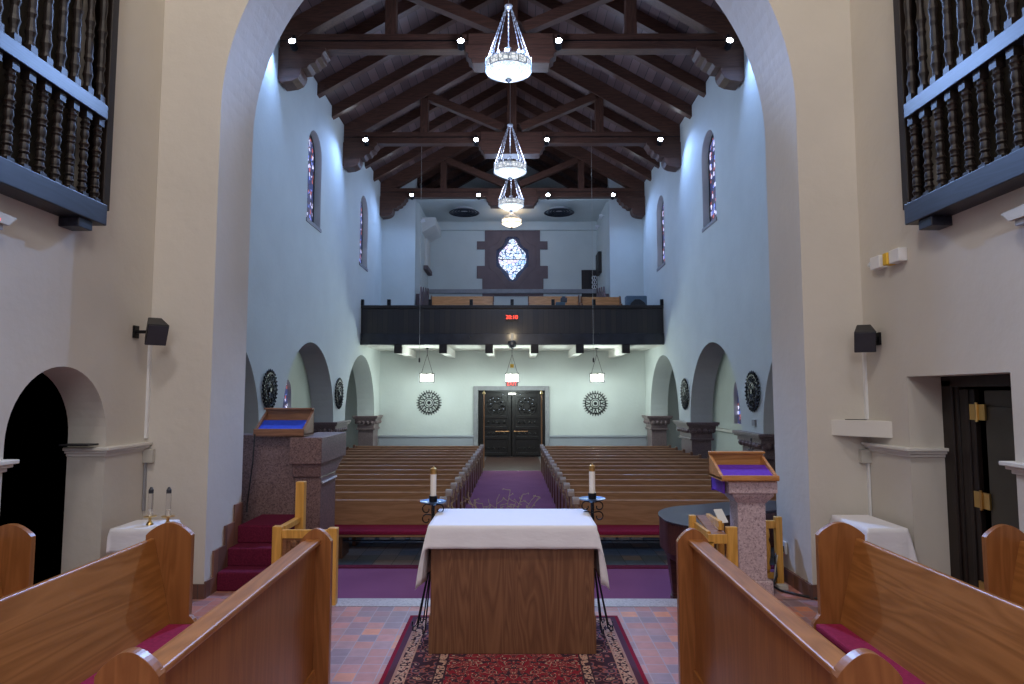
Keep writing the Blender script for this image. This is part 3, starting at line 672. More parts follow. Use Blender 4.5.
# purlins resting on trusses
def truss(y, label):
    t = thing('roof_truss', label, 'truss', (0, y, 9.4), 'roof trusses')
    MB().box(-NW, NW, y-0.15, y+0.15, 10.235, 10.62).build('tie_beam', 'roof_wood', t, 0.015)
    MB().box(-NW, NW, y-0.17, y-0.15, 10.43, 10.45).build('iron_strap', 'iron', t)
    for s in (-1, 1):
        MB().prism([(0, 10.28+NW*sl), (s*NW, 10.28), (s*NW, 10.85), (0, 10.85+NW*sl)], 'y', y-0.16, y+0.16).build('principal_rafter', 'roof_wood', t, 0.01)
        MB().box(s*2.9-0.13, s*2.9+0.13, y-0.13, y+0.13, 10.62, 11.95).build('queen_post', 'roof_wood_z', t, 0.01)
        MB().bar((s*0.3, y, 10.8), (s*2.85, y, 11.9), 0.26, 0.26).build('strut', 'roof_wood', t, 0.01)
        # wall bracket: scalloped upper bracket and lower rounded corbel
        up = [(NW, 10.24), (4.42, 10.24), (4.42, 10.16), (4.50, 10.08), (4.52, 10.00), (4.62, 9.95), (4.66, 9.86), (4.78, 9.83), (4.85, 9.74), (5.05, 9.72), (NW, 9.72)]
        MB().prism([(s*a, b) for a, b in up], 'y', y-0.24, y+0.24).build('bracket', 'roof_wood', t, 0.02)
        lw = [(NW, 9.76), (5.0, 9.76), (4.98, 9.68), (5.0, 9.58), (5.06, 9.48), (5.2, 9.41), (5.4, 9.38), (NW-.06, 9.38), (NW, 9.46)]
        MB().prism([(s*a, b) for a, b in lw], 'y', y-0.24, y+0.24).build('corbel', 'roof_wood', t, 0.02)
    MB().box(-0.16, 0.16, y-0.16, y+0.16, 10.6, 13.7).build('king_post', 'roof_wood_z', t, 0.01)
    hc = [(1.12, 10.3), (1.08, 10.2), (1.10, 10.13), (1.02, 10.08), (1.03, 10.0), (0.95, 9.95), (0.92, 9.84)]; c = [(-a_, b_) for a_, b_ in hc]+list(reversed(hc))
    MB().prism(c, 'y', y-0.24, y+0.24).box(-1.02, 1.02, y-0.21, y+0.21, 10.22, 10.60).build('centre_block', 'roof_wood', t, 0.015)
    return t
for y, l in ((15.35, 'nearest dark timber roof truss with four small spotlights'), (21.3, 'middle dark timber roof truss behind the nearest one'), (27.25, 'farthest dark timber truss in front of the gallery gable'), (9.3, 'dark timber truss hidden above the chancel arch')):
    if y > 10: truss(y, l)

# ------------------------------------------------------------------ spotlights on the trusses
blue = (0.30, 0.50, 1.0)
def spotfix(x, y, z, label, power, aim, cone=150):
    t = thing('spotlight', label, 'spotlight', (x, y, z), 'blue-white spotlights on the trusses')
    MB().box(x-0.03, x+0.03, y, y+0.10, z-0.02, z+0.24).build('bracket', 'iron', t)
    m = Matrix.Translation((x, y, z)) @ Matrix.Rotation(R(68), 4, 'X')
    MB().lathe([(0.06, -0.14), (0.085, -0.10), (0.085, 0.08), (0.10, 0.10)], (0, 0, 0), 14, m).build('can', 'iron', t)
    MB().lathe([(0.075, 0.09), (0.075, 0.112)], (0, 0, 0), 14, m).build('lens', 'spot', t)
    ld = bpy.data.lights.new('spot_lamp', 'SPOT'); ld.energy = power; ld.color = blue; ld.spot_size = R(cone); ld.spot_blend = 1.0; ld.shadow_soft_size = 0.12
    lo_ = bpy.data.objects.new('spot_lamp', ld); COL.objects.link(lo_)
    lo_.location = (x, y-0.25, z-0.12)
    d = Vector(aim)-Vector((x, y-0.25, z-0.12)); lo_.rotation_euler = d.to_track_quat('-Z', 'Y').to_euler()
SP = 230
for yy, xs, zz, nm in ((14.93, (-5.12, -1.17, 1.12, 5.12), 10.20, 'nearest truss'), (20.93, (-4.75, -1.16, 1.14, 4.82), 10.19, 'middle truss'), (26.90, (-4.18, -1.4, 1.48, 4.18), 10.19, 'farthest truss')):
    for i, x in enumerate(xs):
        pos = ('far left end', 'left of centre', 'right of centre', 'far right end')[i]
        sg = -1 if x < 0 else 1
        aim = (sg*5.6, yy-3.5, 4.0) if i in (0, 3) else (sg*3.0, yy-4, 0)
        spotfix(x, yy, zz, 'bright blue-white spotlight on the %s, %s' % (nm, pos), SP if i in (0, 3) else SP*0.6, aim) if not (yy < 16 and i in (1, 2)) else spotfix(x, yy, zz, 'bright blue-white spotlight on the nearest truss, %s' % pos, 5000, (-sg*2.95, 7.0, 4.3), 58)

# ------------------------------------------------------------------ chandeliers
def chandelier(y, z, d, cz, label, lit='lamp', power=168):
    r = d/2; x = -0.04
    t = thing('chandelier', label, 'chandelier', (x, y, z), 'chandeliers down the nave')
    MB().lathe([(0.0, -0.15), (r*0.3, -0.135), (r*0.6, -0.09), (r*0.88, -0.01), (r*0.95, 0.02), (r*0.95, 0.04)], (x, y, z), 32, cap=False).build('glass_bowl', lit, t, smooth=True)
    MB().lathe([(0.0, -0.235), (0.02, -0.215), (0.075, -0.175), (0.05, -0.15), (0.0, -0.14)], (x, y, z), 12, cap=False).build('finial', 'iron', t)
    dr = MB().lathe([(r*0.985, 0.03), (r*0.985, 0.19)], (x, y, z), 32, cap=False).build('glass_drum', 'drum' if lit == 'lamp' else lit, t)
    fr = MB()
    for zz in (0.02, 0.195): fr.tube([(x+r*1.01*math.cos(2*PI*i/32), y+r*1.01*math.sin(2*PI*i/32), z+zz) for i in range(32)], 0.014, 5, True)
    for i in range(14):
        a = 2*PI*(i+.5)/14; fr.tube([(x+r*1.01*math.cos(a), y+r*1.01*math.sin(a), z+0.02), (x+r*1.01*math.cos(a), y+r*1.01*math.sin(a), z+0.25)], 0.014, 5)
    fr.build('drum_frame', 'silver', t)
    cr = MB()
    for i in range(8):
        a = 2*PI*i/8
        cr.tube([(x+r*math.cos(a+u)*1.01, y+r*math.sin(a+u)*1.01, z+0.20+h) for u, h in ((-.12, 0), (-.13, .07), (-.05, .08), (0, .13), (.05, .08), (.13, .07), (.12, 0))], 0.010, 5)
    cr.build('crest', 'silver', t)
    top = z+(1.45 if d > 0.92 else 0.5)
    ch = MB()
    for i in range(8):
        a = 2*PI*i/8; A = Vector((x+r*math.cos(a), y+r*math.sin(a), z+0.22)); B = Vector((x+0.05*math.cos(a), y+0.05*math.sin(a), top))
        nL = 22
        for j in range(nL):
            p, q_ = A.lerp(B, j/nL), A.lerp(B, (j+0.8)/nL); rad = 0.013 if j % 2 else 0.007
            ch.tube([p, q_], rad, 4)
    ch.build('chains', 'silver', t)
    MB().lathe([(0.0, -0.04), (0.07, -0.03), (0.09, 0.0), (0.07, 0.03), (0.02, 0.06), (0.0, 0.06)], (x, y, top), 14, cap=False).build('canopy', 'silver', t)
    MB().tube([(x, y, top), (x, y, cz)], 0.009, 5).build('hanging_rod', 'silver', t)
    ld = bpy.data.lights.new('chandelier_lamp', 'POINT'); ld.energy = power; ld.color = (0.44, 0.63, 1.0); ld.shadow_soft_size = 0.3
    lo_ = bpy.data.objects.new('chandelier_lamp', ld); COL.objects.link(lo_); lo_.location = (x, y, z-0.75)
    l2 = ld.copy(); l2.energy = power*0.45; l2.color = (0.62, 0.70, 1.0); u_ = bpy.data.objects.new('chandelier_uplight', l2); COL.objects.link(u_); u_.location = (x, y+0.0, z+0.55)
    return t
chandelier(13.4, 8.75, 0.95, 13.4, 'nearest and largest white drum chandelier with eight chains')
chandelier(19.0, 8.50, 0.95, 13.4, 'second white drum chandelier, hanging below the nearest one')
chandelier(24.4, 9.04, 0.95, 13.4, 'third white drum chandelier, hanging above the balcony')
chandelier(29.8, 9.78, 0.90, 10.42, 'farthest chandelier, amber glass, above the bright window', 'lamp_warm', 25)

# under-balcony lanterns
for i, (x, l) in enumerate(((-3.33, 'rectangular hanging lantern under the balcony, left'), (-0.01, 'rectangular hanging lantern above the entrance doors'), (3.31, 'rectangular hanging lantern under the balcony, right'))):
    t = thing('hanging_lantern', l, 'lantern', (x, 25.8, 2.6), 'lanterns under the balcony')
    MB().box(x-0.235, x+0.235, 25.62, 25.98, 2.49, 2.77).build('glass_body', 'lamp_soft', t)
    f = MB()
    for xx in (-0.25, 0.0, 0.25):
        for yy in (25.6, 26.0): f.box(x+xx-0.012, x+xx+0.012, yy-0.012, yy+0.012, 2.45, 2.82)
    for zz in (2.47, 2.79):
        for yy in (25.6, 26.0): f.box(x-0.26, x+0.26, yy-0.012, yy+0.012, zz-0.012, zz+0.012)
        for xx in (-0.25, 0.25): f.box(x+xx-0.012, x+xx+0.012, 25.6, 26.0, zz-0.012, zz+0.012)
    f.build('lantern_frame', 'iron', t)
    MB().tube([(x-0.22, 25.8, 2.8), (x, 25.8, 3.55)], 0.008, 5).tube([(x+0.22, 25.8, 2.8), (x, 25.8, 3.55)], 0.008, 5).tube([(x, 25.8, 3.5), (x, 25.8, 3.8)], 0.010, 5).lathe([(0.07, 3.75), (0.05, 3.8)], (x, 25.8, 0), 12).build('suspension', 'iron', t)
    ld = bpy.data.lights.new('lantern_lamp', 'POINT'); ld.energy = 140; ld.color = (0.84, 1.0, 0.95); ld.shadow_soft_size = 0.15
    lo_ = bpy.data.objects.new('lantern_lamp', ld); COL.objects.link(lo_); lo_.location = (x, 25.45, 2.35)
tag(MB().box(-0.08, 0.06, 25.2, 25.24, 3.0, 3.14).build('hanging_tag', 'yellow'), 'small yellow sign on the wires above the middle lantern', 'sign')
tag(MB().tube([(-0.01, 25.22, 3.14), (-0.01, 25.22, 3.8)], 0.006, 5).build('sign_wire', 'iron'), 'thin wire holding the small yellow sign', 'wire')
t = thing('exit_sign', 'small red EXIT sign on the wall above the entrance doors', 'sign', (-0.02, BY-0.1, 2.44))
MB().box(-0.27, 0.23, BY-0.10, BY-0.0, 2.33, 2.50).build('sign_box', 'surround', t, 0.01)
text('lettering', 'EXIT', 0.21, (-0.02, BY-0.104, 2.415), (PI/2, 0, 0), 'exit_red', t)
tag(MB().box(-0.16, 0.14, BY+0.02, BY+0.10, DZ-0.17, DZ-0.11).build('door_light', 'lamp_soft'), 'small white light fixed over the middle of the dark entrance doors', 'light')

# round ceiling diffusers
for x, l in ((-2.2, 'round dark ceiling diffuser left of the amber chandelier'), (2.12, 'round dark ceiling diffuser right of the amber chandelier')):
    t = thing('ceiling_diffuser', l, 'ceiling vent', (x, 29.5, 10.15), 'ceiling diffusers in the gallery')
    v = MB()
    for i in range(4): v.lathe([(0.66-0.15*i, -0.0+0.02*i), (0.70-0.15*i, 0.02+0.02*i), (0.60-0.15*i, 0.08+0.02*i), (0.56-.15*i, 0.05+.02*i)], (x, 29.5, 10.2), 36, cap=False)
    v.build('rings', 'vent', t, smooth=False)
    MB().lathe([(0.5, 0.06), (0.42, 0.15)], (x, 29.5, 10.26), 30).build('collar', 'white', t)

# ------------------------------------------------------------------ wrought wheels (medallions)
def wheel(loc, rad, rotz, label, dense):
    t = thing('iron_medallion', label, 'wall ornament', loc, 'wrought iron wheel ornaments')
    o = Vector(loc); T = Matrix.Translation(o) @ Matrix.Rotation(rotz, 4, 'Z')
    def P(r, a, dy=-0.04): return T @ Vector((r*math.cos(a), dy, r*math.sin(a)))
    def ring(r, w, n=36, dy=-0.04): return [P(r, 2*PI*i/n, dy) for i in range(n)]
    m = MB()
    m.tube(ring(rad*0.80, 0), 0.022 if dense else 0.016, 5, True)
    m.tube(ring(rad*0.40, 0), 0.020, 5, True); m.tube(ring(rad*0.27, 0), 0.016, 5, True)
    m.build('rings', 'iron', t)
    m = MB()
    for i in range(12):
        a = 2*PI*i/12
        m.tube([P(rad*0.40, a), P(rad*0.60, a-0.10), P(rad*0.8, a-.2)], 0.014, 5); m.tube([P(rad*0.40, a), P(rad*0.60, a+0.10), P(rad*0.8, a+.2)], 0.014, 5)
        m.tube([P(rad*0.66+rad*0.10*math.cos(u*PI/4), a+0.15*math.sin(u*PI/4)) for u in range(8)], 0.014, 5, True)
    if dense:
        for i in range(12): m.tube([P(rad*(0.55+0.12*math.cos(u*PI/4)), 2*PI*(i+.5)/12+0.16*math.sin(u*PI/4)) for u in range(8)], 0.013, 5, True)
    m.build('scrolls', 'iron', t)
    m = MB()
    for i in range(28):
        a = 2*PI*i/28
        m.tube([P(rad*0.80, a), P(rad*0.92, a), P(rad*1.02, a)], [0.018, 0.030 if dense else 0.02, 0.004], 5)
    m.build('spikes', 'iron', t)
    m = MB(); m.tube([P(0, 0, -0.01), P(0, 0, -0.07)], rad*0.13, 10)
    m.build('hub', 'iron', t)
    return t
wheel((-3.47, BY, 1.64), 0.53, 0, 'round iron wheel ornament on the back wall left of the doors', False)
wheel((3.45, BY, 1.61), 0.53, 0, 'round iron wheel ornament on the back wall right of the doors', False)
for y, nm in ((15.1, 'nearer'), (21.1, 'farther')):
    wheel((-NW, y, 2.10 if y < 18 else 2.02), 0.47 if y < 18 else 0.5, PI/2, 'dense black iron wheel ornament, %s one on the left nave wall' % nm, True)
    wheel((NW, y, 2.06 if y < 18 else 2.0), 0.47 if y < 18 else 0.5, -PI/2, 'dense black iron wheel ornament, %s one on the right nave wall' % nm, True)
tag(MB().box(NW-0.04, NW, 15.0, 15.2, 1.28, 1.42).build('wall_plaque', 'grey_stone', bevel=0.006), 'small grey plaque under the nearer wheel ornament, right wall', 'plaque')

# ------------------------------------------------------------------ nave pews
PL = 4.3
def nave_pew():
    t = thing('nave_pew', 'oak pew', 'pew', (0, 0, 0), 'nave pews')
    # runs +x from aisle end, backrest top at y=0, faces -y
    MB().prism([(0.02, 0.30), (-0.03, 0.845), (0.0, 0.86), (0.03, 0.845), (0.07, 0.30)], 'x', 0.03, PL).build('backrest', 'pew', t, 0.004)
    MB().box(0.03, PL, -0.48, 0.02, 0.345, 0.385).build('seat', 'pew', t, 0.005)
    MB().prism([(-0.50, 0.385), (0.0, 0.385), (0.0, 0.45), (-0.40, 0.46), (-0.50, 0.44)], 'x', 0.05, PL-0.03).build('cushion', 'cushion', t, 0.012)
    for x in (0.0, PL):
        MB().prism([(-0.42, 0.0), (0.06, 0.0), (0.09, 0.5), (0.06, 0.87), (0.0, 0.90), (-0.07, 0.885), (-0.10, 0.80), (-0.16, 0.62), (-0.42, 0.60), (-0.46, 0.54)], 'x', x-0.035, x+0.035).build('end_panel', 'pew_end', t, 0.008)
    MB().prism([(-0.10, 0.79), (-0.02, 0.77), (0.04, 0.80), (0.06, 0.86), (0.02, 0.905), (-0.05, 0.90), (-0.10, 0.86)], 'x', -0.065, 0.055).build('end_scroll', 'scroll_sheen', t, 0.01)
    for xs_ in (1.55, 3.6): MB().box(xs_, xs_+0.06, -0.42, 0.02, 0.0, 0.345).build('support', 'pew_end', t)
    MB().box(0.1, PL-.1, -0.36, -0.34, 0.26, 0.275).box(0.1, PL-.1, -0.1, -0.08, 0.26, 0.275).build('book_rack', 'iron', t)
    return t
proto = nave_pew()
PY0, PSP, NR = 11.1, 0.872, 14
for side in (-1, 1):
    for r in range(NR):
        lab = 'oak pew with crimson cushion, %s row from the front, %s block of the nave' % (ORD[r], 'left' if side < 0 else 'right')
        loc = (side*(1.10-0.007*r), PY0+PSP*r, NF)
        if side < 0: o = dup(proto, loc, None, lab, scale=(-1, 1, 1))
        elif r == 0: o = proto; o.location = loc; o['label'] = lab
        else: o = dup(proto, loc, None, lab)
# hymnals on the rack beneath the front pews
hb = MB().box(-0.085, 0.085, -0.07, 0.07, 0, 0.035).build('hymnal', 'paper', bevel=0.004, origin=(0, 0, 0))
tag(hb, 'white hymnal lying on the rack under the front pew', 'book', 'hymnals under the front pews')
first = True
for xs in ((-2.25, -2.0, -1.76, -1.5), (1.42, 1.62, 1.84, 2.05)):
    for x in xs:
        if first: o = hb; first = False
        else: o = hb.copy(); COL.objects.link(o)
        o.location = (x, 10.86, NF+0.276)
        o['label'] = 'white hymnal on the rack under the front pew, %s block' % ('left' if x < 0 else 'right')
        o['group'] = 'hymnals under the %s front pew' % ('left' if x < 0 else 'right')
# processional poles at the last pews
for x, l in ((-0.99, 'slim copper processional pole standing left of the doors'), (1.04, 'slim copper processional pole standing right of the doors')):
    t = thing('processional_pole', l, 'pole', (x, 23.4, NF))
    MB().tube([(x, 23.4, NF), (x, 23.4, 2.0)], 0.022, 8).build('shaft', 'copper', t)
    MB().lathe([(0.02, 0), (0.06, 0.03), (0.04, 0.08), (0.0, 0.16)], (x, 23.4, 1.98), 10).build('finial', 'brass', t)
for x, l in ((-3.32, 'small black microphone hanging on a wire before the balcony, left'), (2.91, 'small black microphone hanging on a wire before the balcony, right')):
    t = thing('hanging_microphone', l, 'microphone', (x, 23.6, 3.15))
    MB().tube([(x, 23.6, 3.3), (x, 23.6, 12.2)], 0.006, 4).build('wire', 'beige_metal', t)
    MB().lathe([(0.0, 0), (0.03, 0.02), (0.03, 0.14), (0.012, 0.18)], (x, 23.6, 3.12), 8).build('capsule', 'black', t)

# ------------------------------------------------------------------ altar
AX = 0.065
al = thing('altar', 'brown oak altar block standing on the Persian rug', 'altar', (AX, 5.55, 0.015))
def altar_wood(axis):
    return wood('altar_oak', (0.135, 0.055, 0.026), (0.235, 0.108, 0.052), 'z', 0.45, 14)
MT['altar'] = altar_wood('z')
MB().box(AX-0.632, AX+0.632, 5.221, 5.90, 0.015, 0.965).build('body', 'altar', al, 0.006)
MB().box(AX-0.644, AX+0.644, 5.224, 5.92, 0.015, 0.30).build('plinth', 'altar', al, 0.006)
MB().box(AX-0.64, AX+0.64, 5.20, 5.93, 0.94, 0.975).build('altar_top', 'altar', al, 0.006)
def drape(x0, x1, y0, y1, zt, df, ds, flare, name, th=0.006, seed=1, db=None, nx=44, ny=26, tip=0.12):
    """cloth on a top with drops: df front(-y), ds sides; corner points hang lower"""
    rnd = random.Random(seed); mb = MB(); bm = mb.bm
    db = df if db is None else db
    us = []
    def axis(a0, a1, d0, d1, n, k):
        out = [(a0, d0*(k-i)/k) for i in range(k)] + [(a0+(a1-a0)*i/n, 0) for i in range(n+1)] + [(a1, d1*(i+1)/k) for i in range(k)]
        return out
    K = 8
    ax = axis(x0, x1, ds, ds, nx, K); ay = axis(y0, y1, df, db, ny, K)
    grid = []
    for j, (yy, dy) in enumerate(ay):
        row = []
        for i, (xx, dx) in enumerate(ax):
            sx = -1 if i < K else (1 if i >= K+nx+1 else 0); sy = -1 if j < K else (1 if j >= K+ny+1 else 0)
            drop = max(dx, dy); fl = flare
            ox = sx*(0.004+fl*dx)*(1+0.12*math.sin(yy*17+seed)); oy = sy*(0.004+fl*0.3*dy)*(1+0.1*math.sin(xx*13+seed))
            if dx and dy:                       # corner: hangs as one fold
                drop = math.hypot(dx, dy); ph = math.atan2(dy, dx); bl = drop*math.sin(2*ph)*0.16
                ox = sx*(0.004+fl*drop*math.cos(ph)**2+bl); oy = sy*(0.004+fl*0.3*drop*math.sin(ph)**2+bl*0.5)
            wob = 0.006*math.sin((xx if sy else yy)*21+seed)*(drop*4)*(0 if dx and dy else 1)
            row.append(bm.verts.new((xx+ox+(wob if sx else 0), yy+oy+(wob if sy else 0), zt-drop)))
        grid.append(row)
    for a, b in zip(grid, grid[1:]):
        for i in range(len(a)-1): bm.faces.new([a[i], a[i+1], b[i+1], b[i]])
    return mb.build(name, 'linen', smooth=True, solid=th)
cl = drape(AX-0.648, AX+0.648, 5.185, 5.94, 0.985, 0.17, 0.44, 0.09, 'altar_cloth', seed=3)
tag(cl, 'white linen cloth draped over the altar top', 'cloth')

# candle stands either side of the altar
def candle_stand(x, y, sgn, label, cz):
    t = thing('candle_stand', label, 'candle stand', (x, y, 0.015))
    MB().tube([(x, y, 0.35), (x, y, cz-0.03)], 0.014, 8).build('stem', 'iron', t)
    for i in range(9):
        a = 2*PI*i/9+0.2; r0 = 0.02; r1 = 0.13
        pts = [(x+r0*math.cos(a), y+r0*math.sin(a), 0.56), (x+(r0+0.04)*math.cos(a), y+(r0+0.04)*math.sin(a), 0.38), (x+r1*math.cos(a), y+r1*math.sin(a), 0.05), (x+(r1+.02)*math.cos(a), y+(r1+.02)*math.sin(a), 0.024), (x+(r1+.045)*math.cos(a), y+(r1+.045)*math.sin(a), 0.03), (x+(r1+.04)*math.cos(a), y+(r1+.04)*math.sin(a), 0.065)]
        MB().tube(pts, 0.0065, 6).build('leg', 'iron', t)
    MB().lathe([(0.025, -0.03), (0.03, -0.015), (0.108, -0.004), (0.114, 0.006), (0.105, 0.004), (0.03, 0.0)], (x, y, cz), 24).build('drip_dish', 'blue_iron', t, smooth=False)
    sc = MB()
    for i in range(4):
        a = 2*PI*i/4
        for zz, k_ in ((-0.03, 1), (-0.115, 1)):
            pts = []
            for u in range(14):
                th_ = u/13*PI*1.6; rr = 0.048*(1-u/22)
                pts.append((x+(0.055+rr*math.sin(th_)*0.9)*math.cos(a), y+(0.055+rr*math.sin(th_)*0.9)*math.sin(a), cz+zz-0.035+rr*math.cos(th_)*0.9))
            sc.tube([(x+0.01*math.cos(a), y+0.01*math.sin(a), cz+zz)]+pts, 0.0055, 5)
    sc.build('scrollwork', 'iron', t)
    MB().lathe([(0.034, 0), (0.036, 0.05)], (x, y, cz), 16).build('candle_cup', 'iron', t)
    c = thing('altar_candle', label.replace('black iron floor candle stand', 'tall white candle with brass cap in the stand'), 'candle', (x, y, cz+0.05))
    MB().lathe([(0.026, 0.0), (0.026, 0.19)], (x, y, cz+0.045), 18).build('wax', 'wax', c, smooth=False)
    MB().lathe([(0.027, 0.19), (0.028, 0.235), (0.02, 0.242), (0.008, 0.245), (0.008, 0.255)], (x, y, cz+0.045), 18).build('brass_cap', 'brass', c)
candle_stand(-0.62, 5.78, -1, 'black iron floor candle stand at the left of the altar', 1.075)
candle_stand(0.752, 5.78, 1, 'black iron floor candle stand at the right of the altar', 1.10)

# dried branches behind the altar
t = thing('dried_branches', 'thin dried branches showing above the back of the altar', 'branches', (0, 6.25, 0))
MB().lathe([(0.0, 0), (0.10, 0.0), (0.13, 0.15), (0.09, 0.42), (0.06, 0.5), (0.07, 0.54)], (-0.1, 6.25, 0.005), 18).build('vase', 'iron', t, smooth=True)
rnd = random.Random(4)
tw = MB()
for i in range(15):
    x1 = -0.50+0.80*i/14+rnd.uniform(-.03, .03); z1 = 0.99+rnd.uniform(-0.02, 0.12); y1 = 6.25+rnd.uniform(-.12, .12)
    pts = [Vector((-0.1, 6.25, 0.45)), Vector((-0.1+(x1+0.1)*0.55, 6.25+(y1-6.25)*0.5, 0.78)), Vector((x1, y1, z1))]
    tw.tube(pts, [0.005, 0.0035, 0.002], 4)
    for k_ in range(5):
        p = pts[1].lerp(pts[2], 0.35+0.16*k_); d = Vector((rnd.uniform(-.07, .07), rnd.uniform(-.03, .03), rnd.uniform(0.0, .05)))
        tw.tube([p, p+d*0.6, p+d+Vector((0, 0, 0.01))], [0.003, 0.002, 0.002], 4); tw.lathe([(0, -.006), (0.006, 0), (0, .006)], tuple(p+d), 5, cap=False)
tw.build('twigs', 'twig', t)

# ------------------------------------------------------------------ choir pews (run along y, seats face the middle)
def end_outline(x0, x1, z, foot=None, zb=0.0):
    """arched-shouldered pew end between x0 and x1, rising to z"""
    c = (x0+x1)/2; w = (x1-x0)/2; p = [(x0, zb), (x1, zb)]
    sh = z-0.085
    if foot: fx, fz = foot; p = ([(x0, zb), (fx, zb), (fx, fz-0.03), (fx-(0.02 if fx > x1 else -0.02), fz), (x1, fz+0.03)] if fx > x1 else [(fx, zb), (x1, zb)])
    p += [(x1, sh)]
    top = []
    for i in range(1, 16):
        u = 1-2*i/16
        top.append((c+w*u, sh+0.085*(0.9*max(0, math.cos(u*PI/2))**0.8+0.1*(0.5+0.5*math.cos(u*PI)))))
    p += top+[(x0, sh)]
    if foot and foot[0] < x0: p += [(x0, foot[1]+0.03), (foot[0]+0.02, foot[1]), (foot[0], foot[1]-0.03)]
    return p
def choir_pew(side, x_out, x_in, y0, y1, label, zt=1.0, ze=1.105, skew=0.0):
    """x_out: outer (back) edge, x_in: inner edge of upper end (absolute values)"""
    s = side
    t = thing('choir_pew', label, 'pew', (s*(x_out+x_in)/2, (y0+y1)/2, 0), 'choir pews in the chancel')
    a, b = sorted((s*x_out, s*x_in)); fo = s*(x_in-0.05)
    for y in (y0, y1-0.045):
        MB().prism(end_outline(a, b, ze, (fo, 0.45)), 'y', y, y+0.045).build('end_panel', 'choir_z', t, 0.006)
    bk = [(s*(x_out-0.03), 0.25), (s*(x_out-0.03), zt-0.005), (s*(x_out-0.035), zt), (s*(x_out-0.06), zt), (s*(x_out-0.066), zt-0.01), (s*(x_out-0.20), 0.42), (s*(x_out-0.18), 0.25)]
    MB().prism(bk, 'y', y0+0.045, y1-0.045).build('backrest', 'choir', t, 0.004)
    x1, x2 = sorted((s*(x_out-0.10), s*(x_out-0.38)))
    MB().box(x1, x2, y0+0.045, y1-0.045, 0.33, 0.38).build('seat', 'choir', t, 0.005)
    x1, x2 = sorted((s*(x_out-0.19), s*(x_out-0.375)))
    MB().box(x1, x2, y0+0.06, y1-0.06, 0.38, 0.43).build('cushion', 'cushion', t, 0.015)
    return t
choir_pew(-1, 2.485, 2.165, 2.2, 4.72, 'oak choir pew with crimson cushion, middle row on the left', 1.0)
choir_pew(1, 2.52, 2.195, 2.2, 4.74, 'oak choir pew with crimson cushion, middle row on the right', 1.0)
choir_pew(-1, 3.56, 3.24, 2.2, 4.66, 'oak choir pew against the left wall by the arched opening', 1.0)
choir_pew(1, 3.595, 3.305, 2.2, 4.66, 'oak choir pew against the right wall by the dark doorway', 1.0)
def choir_front(side, label, xf, xn, y0, y1):
    s = side; t = thing('stall_front_screen', label, 'pew front', (s*xf, (y0+y1)/2, 0), 'choir stall fronts')
    # panel runs from (xn,y0) near to (xf,y1) far
    ang = math.atan2(xf-xn, y1-y0)
    def quad(o0, o1, z0, z1, e=0.02):
        mb = MB()
        vs = [(s*(xn+o0), y0+e, z0), (s*(xn+o1), y0+e, z0), (s*(xf+o1), y1-e, z0), (s*(xf+o0), y1-e, z0)]
        bm = mb.bm; A = [bm.verts.new(v) for v in vs]; B = [bm.verts.new((v[0], v[1], z1)) for v in vs]
        bm.faces.new(A); bm.faces.new(list(reversed(B)))
        for i in range(4): bm.faces.new([A[i], A[(i+1) % 4], B[(i+1) % 4], B[i]])
        return mb
    quad(0.035, 0.065, 0.05, 0.995).build('panel', 'choir_z', t)
    quad(0.0, 0.105, 0.985, 1.015).build('cap_rail', 'choir', t, 0.008)
    quad(0.02, 0.035, 0.05, 0.16).build('skirting', 'choir', t)
    quad(0.105, 0.125, 0.96, 1.005).build('inner_ledge', 'choir', t, 0.004)
    quad(0.07, 0.20, 0.62, 0.64).build('book_shelf', 'choir', t)
    for y, xx in ((y0, xn), (y1-0.05, xf)):
        a, b = sorted((s*(xx-0.07 if y > y0 else xx-0.005), s*(xx+0.142 if y > y0 else xx+0.225)))
        MB().prism(end_outline(a, b, 1.085), 'y', y-0.0, y+0.05).build('end_panel', 'choir_z', t, 0.006)
choir_front(-1, 'oak choir stall front with capped rail, left of the altar', 1.234, 1.185, 2.42, 4.62)
choir_front(1, 'oak choir stall front with capped rail, right of the altar', 1.257, 1.225, 2.42, 4.62)

# ------------------------------------------------------------------ stairs and granite ambo (left)
st = MB()
for y0, z in ((6.87, 0.19), (7.11, 0.375), (7.35, 0.565)): st.box(-2.95, -2.46, y0, 8.04 if z > .3 else 7.9, 0 if z < .3 else z-0.19, z)
tag(st.build('pulpit_steps', 'maroon_carpet', bevel=0.015), 'maroon carpeted steps climbing to the granite pulpit', 'steps')
am = thing('granite_pulpit', 'mottled brown granite pulpit wall with projecting block, left of nave', 'pulpit', (-2.6, 8.5, CF))
MB().prism([(8.05, CF), (8.55, CF), (8.45, 1.5), (8.15, 1.5)], 'x', -4.4, -2.5).build('parapet_wall', 'granite', am, 0.01)
MB().box(-2.62, -2.23, 7.98, 9.15, 1.16, 1.48).build('coping_block', 'granite', am, 0.012)
MB().prism([(8.05, 1.0), (8.75, 1.0), (9.12, 1.16), (8.02, 1.16)], 'x', -2.60, -2.25).build('corbel', 'granite', am, 0.01)
MB().box(-2.58, -2.26, 8.08, 8.75, CF, 1.0).build('pillar', 'granite', am, 0.01)
MB().bar((-2.245, 8.1, 0.93), (-2.245, 8.74, 0.93), 0.012, 0.02).build('inlay_line', 'white', am)
